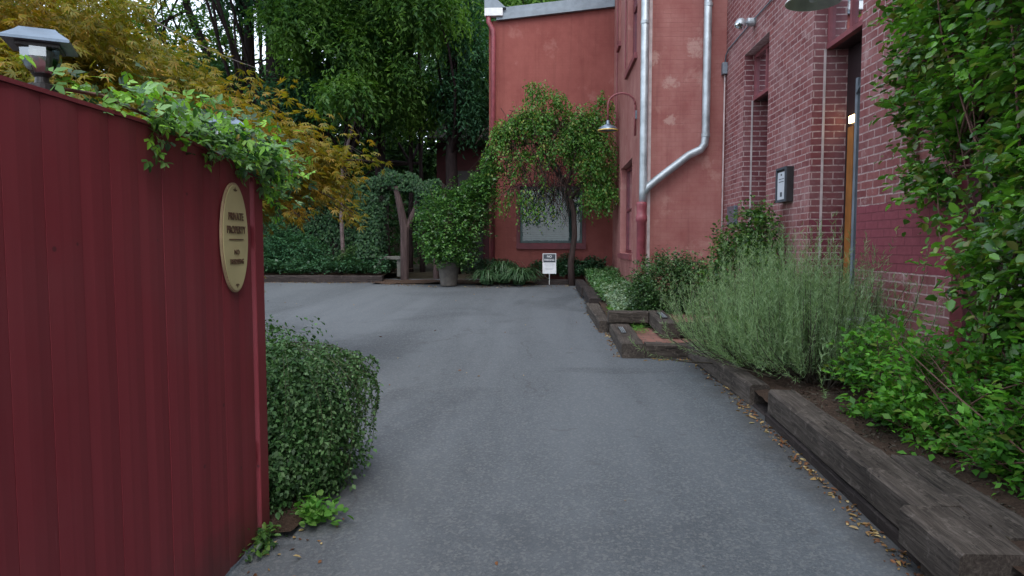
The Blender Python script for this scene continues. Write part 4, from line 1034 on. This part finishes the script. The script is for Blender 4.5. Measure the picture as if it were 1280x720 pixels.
cover('ivy_ground_cover', 'dark ivy at the foot of the rear wall beside the white sign', (.0,1.3,15.3,15.95), 3800, .42, M['cover_dark'], .06, .045)
cover('ivy_ground_cover', 'dark ivy around the pots under the rear window', (-2.0,.0,15.5,15.95), 2200, .35, M['cover_dark'], .06, .045)
cover('ivy_ground_cover', 'thick ivy bed behind the long dark timber at the far left', (-9.5,-3.85,15.8,18.5), 20000, .34, M['cover_dark'], .075, .06, tm=DIA)
cover('grass_tufts', 'grass and moss growing between the bricks of the lower landing', (1.05,1.2,8.1,8.75), 260, .04, M['grass'], .05, .006, 'grass', NEED, .12)
cover('grass_tufts', 'weeds on the upper landing edge', (1.5,1.9,8.85,9.2), 700, .08, M['grass'], .05, .012, 'grass', NEED, .15)
# leaf litter
def litter():
    Ps = []
    def band(x0,y0,x1,y1,n,s): 
        t = rng.random(n)[:,None]; Ps.append(np.array([[x0,y0]])*(1-t)+np.array([[x1,y1]])*t+rng.normal(size=(n,2))*s)
    def skew(n, x, y0, y1, s):   # piled against the kerb, thinning outward
        Ps.append(np.column_stack([x-np.abs(rng.normal(size=n))*s, rng.uniform(y0,y1,n)]))
    skew(420, 1.585, 1.6, 5.2, .045); skew(230, 1.60, 5.2, 7.25, .06); band(1.1,7.22,1.6,7.2,90,.03); skew(120, .79, 7.3, 9.0, .04); skew(120, .68, 9.0, 14.5, .05)
    band(-6.8,15.5,-3.6,15.4,260,.07); band(-3.6,15.2,-2.4,14.7,160,.15); band(-1.8,14.6,.7,14.95,260,.12); band(.6,14.4,.75,13.6,90,.06)
    Ps.append(np.column_stack([rng.uniform(-6,1.4,90), rng.uniform(2.5,15,90)]))
    Ps.append(np.column_stack([rng.uniform(-1.3,-1.0,30), rng.uniform(2.6,3.4,30)]))
    P = np.concatenate(Ps); Z = np.array([gz(0,p[1])+.012*noise.noise(Vector((p[0]*.45,p[1]*.45,3))) for p in P])+.006
    P3 = np.column_stack([P, Z]); n = len(P3)
    V, F = put(OVAL, P3, rng.normal(size=(n,3))*np.array([1,1,.25]), np.array([0,0,1.])+rng.normal(size=(n,3))*.4, .032*(.3+1.3*rng.random(n)**2), .016)
    tag(arr_mesh('leaf_litter', V, F, M['litter']), 'dry fallen leaves gathered along the kerbs', 'fallen leaves', kind='stuff')
    # in the bed: bark bits
    n = 1500; P = np.column_stack([rng.uniform(1.82,2.6,n), rng.uniform(2,5.4,n)]); Z = np.array([gz(0,p[1])+.2+.03*noise.noise(Vector((p[0]*3,p[1]*3,1)))+.018*noise.noise(Vector((p[0]*11,p[1]*11,5))) for p in P])+.006
    V, F = put(DIA, np.column_stack([P,Z]), rng.normal(size=(n,3))*np.array([1,1,.3]), np.array([0,0,1.])+rng.normal(size=(n,3))*.5, .03*(.4+rng.random(n)), .012)
    tag(arr_mesh('bark_mulch', V, F, M['lavstem']), 'brown bark mulch scattered on the near bed', 'mulch', kind='stuff')
litter()

# -- far left: ivy wall, arbour post, bench, ball shrub
def ivymass(name, lab, boxes, n, ll, cat, extra=None, mat='ivy'):
    VV = []
    vol = np.array([max(.05,(b[1]-b[0]))*max(.1,(b[5]-b[4])) for b in boxes]); vol = vol/vol.sum()
    for b, f in zip(boxes, vol):
        k = int(n*f); P = np.stack([rng.uniform(b[0],b[1],k), rng.uniform(b[2],b[3],k), rng.uniform(b[4],b[5],k)], 1)
        P[:,1] -= .25*np.maximum(0, nval(P, 1.3, 2.0)); P[:,2] += (.28*nval(P*np.array([1,.2,.2]), 1.4, 4.0)+.15*nval(P*np.array([1,.2,.2]), 4.0, 9.0))*(P[:,2] > 2.3); P = P[nval(P, 2.0, 7.0) > -.35]
        d = rng.normal(size=P.shape)*np.array([.6,.3,.4])+np.array([0,-.3,-.8]); VV.append(put(DIA, P, d, np.array([0,-1.,.6])+rng.normal(size=P.shape)*.4, ll*(.6+.7*rng.random(len(P))), ll*.75))
    t = thing(name, ((boxes[0][0]+boxes[0][1])/2, boxes[0][2], .65), lab, cat)
    V, F = join(VV); o = arr_mesh('foliage', V-np.array(t.location), F, M[mat], t)
    return t
t = ivymass('ivy_covered_fence', 'tall ivy-covered fence behind the ivy bed at the far left', [(-10,-4.3,17.9,18.2,.7,3.0),(-10,-4.2,17.8,18.2,2.6,3.15)], 22000, .075, 'fence')
mb = MB(); mb.box(-10, -4.3, 18.2, 18.26, .6, 3.0); o = mb.build('boards', M['tie_dark'], t); o.location = -t.location
t = ivymass('ivy_arbour', 'timber arbour topped with ivy beside the potted shrub', [(-4.6,-2.6,16.2,16.8,2.75,3.2),(-4.6,-4.1,16.2,16.6,1.2,3.0),(-3.2,-2.6,16.3,16.8,2.2,3.0)], 9000, .07, 'arbour', mat='ivy')
mb = MB()
mb.tube([(-3.47,16.3,.6),(-3.46,16.3,1.9),(-3.66,16.3,2.9)], [.10,.105,.07], 8); mb.tube([(-3.45,16.3,1.8),(-3.2,16.4,2.4),(-3.1,16.4,2.9)], [.07,.06,.05], 8)
mb.tube([(-2.75,16.6,.6),(-2.75,16.6,2.9)], .07, 8)
o = mb.build('post', mat_bark('arbour_post', (.03,.02,.02), (.10,.07,.068)), t); o.location = -t.location
mb = MB(); mb.box(-4.6, -2.5, 16.4, 16.52, 2.85, 2.97); mb.box(-4.6,-2.5,16.9,17.02,2.85,2.97); o = mb.build('beam', M['tie_dark'], t); o.location = -t.location
t = thing('stone_bench', (-3.85, 16.6, .72), 'small pale stone bench in the shade behind the arbour post', 'bench')
mb = MB(); mb.box(-.4, .35, -.2, .2, .42, .5); mb.build('seat', M['stone'], t, bevel=.01)
for dx in (-.28, .22):
    mb = MB(); mb.box(dx-.06, dx+.06, -.15, .15, 0, .418); mb.build('leg', M['stone'], t, bevel=.01)
t = thing('stone_trough', (-5.6, 17.0, .52), 'low grey stone trough half sunk in the ivy bed', 'trough')
mb = MB(); mb.box(-.42, .42, -.2, .2, 0, .42); mb.build('body', M['stone'], t, bevel=.02)
mb = MB(); mb.box(-.46, .46, -.24, .24, .422, .47); mb.build('rim', M['stone'], t, bevel=.01)
P, O = tips([(-4.86,16.9,1.1,.38,.35,.36)], 900, .8); fol = spray(P, O, 7, .08, 0, .8, .035, .022)
plant('clipped_ball_shrub', (-4.86,16.9,.75), 'ball-shaped clipped shrub beside the stone trough', 'shrub', fol, M['darkshrub'])
# understory shrubs behind the ivy
P, O = tips([(-6.4,17.0,1.3,.8,.5,.6),(-7.3,16.8,1.6,.9,.5,.9)], 1200, .5); fol = spray(P, O, 8, .2, .3, .8, .07, .03)
plant('garden_shrub', (-6.8,17,.75), 'dark feathery shrub rising from the ivy bed beside the red fence end', 'shrub', fol, M['evergreen'])

# ================================================================== TREES
def tree(name, loc, label, trunks, blobs, ntips, per, ll, lw, mat, cull=-.25, cs=.45, tl=.7, droop=.4, nl=30, bark='barkdark', tm=DIA, off=0, shell=.35, spread=.7):
    P, O = tips(blobs, ntips, shell, cull, cs, off)
    O = unit(O+np.array([0,0,-.1])); V, F = spray(P, O, per, tl, droop, spread, ll, lw, tm, flat=.2)
    t = thing(name, loc, label, 'tree', 'trees in the wood behind the yard')
    arr_mesh('crown', V-np.array(loc), F, M[mat], t)
    mb = MB()
    for pts, r0, r1 in trunks:
        pts = [Vector(p) for p in pts]; n = len(pts); fine = []
        for i in range(n-1):
            for q in range(4): fine.append(pts[i].lerp(pts[i+1], q/4)+Vector((noise.noise(pts[i]*3+Vector((q,0,0)))*.05, 0, 0)))
        fine.append(pts[-1]); m = len(fine); mb.tube(fine, [r0+(r1-r0)*i/(m-1)+(.35*r0*max(0, 1-i/3) if i < 3 else 0) for i in range(m)], 12)
    hubs = [p for pts, _, _ in trunks for p in pts[1:]]
    tips_to_stems(mb, hubs, P, nl, .05, .012, .2, 6, 5)
    o = mb.build('trunk', M[bark], t, smooth=True); o.location = -t.location
    return t
def T(x, y, lean=0, top=14, r0=.3, r1=.15, by=0):
    return ([(x, y, .5), (x+lean*.3, y, 4), (x+lean*.65, y+by, 8), (x+lean, y+by, top)], r0, r1)
tree('cedar_tree', (-8.0,19.5,.68), 'thick-trunked dark conifer near the top left, behind the maple', [T(-7.9,19.5,.15,15,.36,.24), T(-8.55,19.7,-.2,14,.17,.12)],
     [(-8.5,15.5,12,4,4,2),(-9.3,18.2,5.7,1.5,.9,.9),(-7.0,18.0,5.6,1.2,.8,.45),(-7.0,18.3,7.8,1.0,1,.7),(-8.9,18.4,8.3,1.3,1,.7),(-10.2,18.0,5.6,1.0,.8,.6),(-7.8,18.8,4.8,1.6,.8,.6)], 3000, 14, .16, .05, 'evergreen', off=1, cull=-.15, cs=.7)  # first blob: unseen overhead canopy, added to block sky light
tree('wood_tree', (-6.95,20,.68), 'pair of slim straight trunks just right of the thick conifer', [T(-7.25,20,.05,14,.15,.12), T(-6.95,20.3,.15,14,.13,.10)], [(-7,17,12.5,2.5,3.5,2),(-6.4,19,6.3,1.0,.9,.5),(-6.6,21,8.5,1.6,.9,1.3)], 1900, 14, .15, .05, 'evergreen', off=2, cull=-.1, cs=.7)  # first blob sits above the frame, added to shade the understory
tree('wood_tree', (-5.9,20,.68), 'leaning dark trunk under the green canopy at top centre', [T(-6.6,20,2.2,13,.17,.09), T(-4.9,20.3,-.5,13,.16,.10)], [(-4.4,18.6,8.0,2.4,1.6,1.5),(-5.4,17.6,6.6,1.5,1.1,.8),(-3.9,18.2,6.2,1.0,1.0,.8),(-4.6,16.5,11.5,4.0,4,2),(-6.2,17.2,7.4,1.2,1.0,.9),(-4.2,19.5,5.6,1.6,.8,.7),(-6.2,19.8,6.0,1.5,.8,.8),(-3.2,17.4,7.9,1.4,1.0,1.2),(-5.0,17.0,5.4,.9,.8,.4)], 8800, 14, .15, .055, 'tree', off=3, cull=-.2, cs=.8, droop=.9)  # the wide high blob is unseen, added to darken the wood below
tree('conifer_tree', (-2.6,19.5,.68), 'dark conifer against the left side of the rear block', [T(-2.8,19.6,.1,15,.2,.1)], [(-2.5,19.2,6.8,1.1,1.2,2.2),(-3.1,18.4,10.5,1.8,2.5,2.2),(-2.0,19.2,5.2,.6,.8,.6)], 2300, 14, .15, .045, 'evergreen', off=4, cull=-.25, cs=.7, droop=.8)
tree('wood_tree', (-10.3,20.5,.68), 'tree with a bent leaning limb against the bright sky at top left', [([(-9.4,20.5,.5),(-9.7,20.5,4),(-9.9,20.5,6.3),(-10.9,20.5,8.6),(-11.6,20.5,12)],.16,.09), ([(-9.8,20.5,4),(-9.3,20.6,6.6),(-9.9,20.6,8.7),(-10.4,20.6,11)],.11,.07), ([(-12,20,.5),(-12,20,6),(-13.2,20,10)],.18,.1)],
     [(-12.5,20.5,8.3,2.4,1.6,1.5),(-10.4,20.5,7.4,1.6,1.4,1.1),(-10.5,20.5,12,3.5,2.5,2.3),(-13.5,19.5,6.4,1.8,1.5,1.4),(-10.0,19.8,5.8,1.5,1.1,.8),(-9.0,21,8.6,1.6,1,1.0)], 2600, 12, .14, .06, 'tree', off=5, cull=-.05, cs=.9)
tree('wood_tree', (-14.5,17,.68), 'bright broadleaf tree rising over the maple at the left edge', [T(-14.5,17,.5,12,.2,.1)], [(-13.5,16.5,6.8,2.5,2,1.6),(-15,17,9.5,3,3,2.5),(-11.0,16.8,7.0,1.2,1.2,.9)], 1700, 12, .15, .065, 'tree', off=6, cull=-.15, cs=.7)
tree('wood_tree', (1,24,.68), 'green treetops showing above the grey coping of the rear block', [T(1,24,0,12,.25,.12), T(3.5,25,0,12,.2,.1)], [(1,23.5,10.2,3.5,2,1.9),(-1.5,24.5,9.5,2,2,3),(4,24.5,11,3,2,2.5)], 1800, 12, .17, .07, 'tree', off=7, cull=-.3)
tree('understory_tree', (-6.0,21.5,.68), 'dense dark understory trees filling the shade below the canopy', [T(-5.3,21.5,.2,7,.10,.05), T(-4.3,21,.2,8,.08,.04), T(-6.3,21.5,-.2,8,.09,.05), T(-3.9,21,-.1,8,.07,.04)], [(-6.5,23,4.4,3.2,.9,2.8),(-4,23.4,5.0,2.6,.8,2.8),(-9.5,23,4.2,3.2,1,2.4),(-13,23,4.0,3,1,2.6)], 2000, 12, .17, .07, 'deep', off=8, cull=-.4, cs=.7)
# pale bare branch hanging in the shade
st = MB(); st.tube([(-5.35,17.6,3.6),(-5.05,17.6,4.6),(-4.75,17.7,5.6)], [.04,.035,.025], 6)
for i in range(26):
    z = 3.9+rng.random()*2; x = -5.35+(z-3.6)*.3; st.tube([(x-.1,17.6,z),(x-.1+rng.normal()*.3,17.5,z-.25-rng.random()*.3)], [.006,.003], 4, False)
st.tube([(-5.35,17.6,.7),(-5.4,17.6,2.2),(-5.35,17.6,3.6)], [.06,.05,.04], 7)
o = st.build('bare_sapling', plain('pale_twig', (.12,.085,.085), .8)); tag(o, 'thin pale bare sapling in the dark shade behind the ivy fence', 'sapling')

# far wood as one mass: foliage screens at several depths plus a wooded bank
def farwood():
    VV = []
    for (y, n, ll) in ((26, 12000, .26), (30, 16000, .36), (35, 20000, .5), (41, 20000, .65)):
        x = rng.uniform(-34, 16, n); 
        top = np.array([ (7.0 if xx < -12.5 else 11.5 if xx > -10 else 8.2)+2.2*noise.noise(Vector((xx*.25, y, 0)))+1.2*noise.noise(Vector((xx*.9, y, 5))) for xx in x])
        top = top+(y-26)*.36
        z = .6+(top-.6)*rng.random(n)**.8
        P = np.column_stack([x, y+rng.normal(size=n)*1.0, z])
        VV.append(put(DIA, P, rng.normal(size=(n,3))+np.array([0,0,-.5]), rng.normal(size=(n,3))*.5+np.array([0,-1,.8]), ll*(.6+.8*rng.random(n)), ll*.55))
    V, F = join(VV); tag(arr_mesh('far_wood', V, F, M['deep']), 'dark mass of trees far behind the yard', 'woodland', kind='stuff')
farwood()
bank = sheet('wooded_bank', list(np.linspace(-60, 40, 40)), list(np.linspace(34, 60, 14)), lambda x, y: .6+min(7.0, max(0, (y-35)*.8))+noise.noise(Vector((x*.2,y*.2,0)))*1.2, M['terrain'])

# overhead cable
t = thing('overhead_cable', (-7.0, 20.0, 6.0), 'thin pale cable sagging across the wood at top left', 'cable')
mb = MB(); a = Vector((-9.3,13,6.9)); b = Vector((-6.95,19.1,6.12)); mb.tube([a.lerp(b, q/12)+Vector((0,0,-.35*math.sin(math.pi*q/12))) for q in range(13)], .009, 5); o = mb.build('wire', M['offwhite'], t); o.location = -t.location
mb = MB(); mb.tube([b, b+Vector((0,0,-.16))], .035, 8); o = mb.build('insulator', M['offwhite'], t); o.location = -t.location
# trees and sky blockers behind the camera, plausible neighbours (shade and reflections)
tree('street_tree', (-7,-7,-.24), 'broad green tree across the lane behind the camera', [T(-7,-7,0,9,.25,.15)], [(-7,-7,7.5,4,4,3)], 900, 10, .3, .14, 'tree', off=9)

# ================================================================== LIGHT, CAMERA
w = bpy.data.worlds.new('World'); sc.world = w; w.use_nodes = True; nt = w.node_tree; nt.nodes.clear()
out = N(nt, 'ShaderNodeOutputWorld'); bg = N(nt, 'ShaderNodeBackground'); sky = N(nt, 'ShaderNodeTexSky')
sky.sky_type = 'NISHITA'; sky.sun_disc = False; sky.sun_elevation = R(56); sky.sun_rotation = R(168); sky.air_density = 1.0; sky.dust_density = 3.0; sky.ozone_density = 1.0
bg.inputs[1].default_value = .15
cl = mixc(nt, .55, sky.outputs[0], (8.8, 9.6, 10.7)); L(nt, cl, bg.inputs[0]); L(nt, bg.outputs[0], out.inputs[0])
sun = bpy.data.lights.new('sun', 'SUN'); sun.energy = .9; sun.angle = R(40); sun.color = (1, .96, .9)
so = bpy.data.objects.new('sun', sun); COL.objects.link(so)
az = R(168); el = R(56)
d = Vector((math.sin(az)*math.cos(el), math.cos(az)*math.cos(el), math.sin(el)))
so.rotation_euler = d.to_track_quat('Z', 'Y').to_euler()
cam = bpy.data.cameras.new('camera'); cam.sensor_width = 36; cam.lens = 850/1280*36; cam.clip_start = .05; cam.clip_end = 2000
co = bpy.data.objects.new('camera', cam); COL.objects.link(co); co.location = (0, 0, 1.5); co.rotation_euler = (R(90-3.635), 0, R(3.03)); sc.camera = co
sc.view_settings.view_transform = 'Standard'; sc.view_settings.look = 'None'; sc.view_settings.exposure = .98; sc.view_settings.gamma = 1; sc.view_settings.use_curve_mapping = False
sc.cycles.use_denoising = True; sc.cycles.max_bounces = 6; sc.cycles.transparent_max_bounces = 8
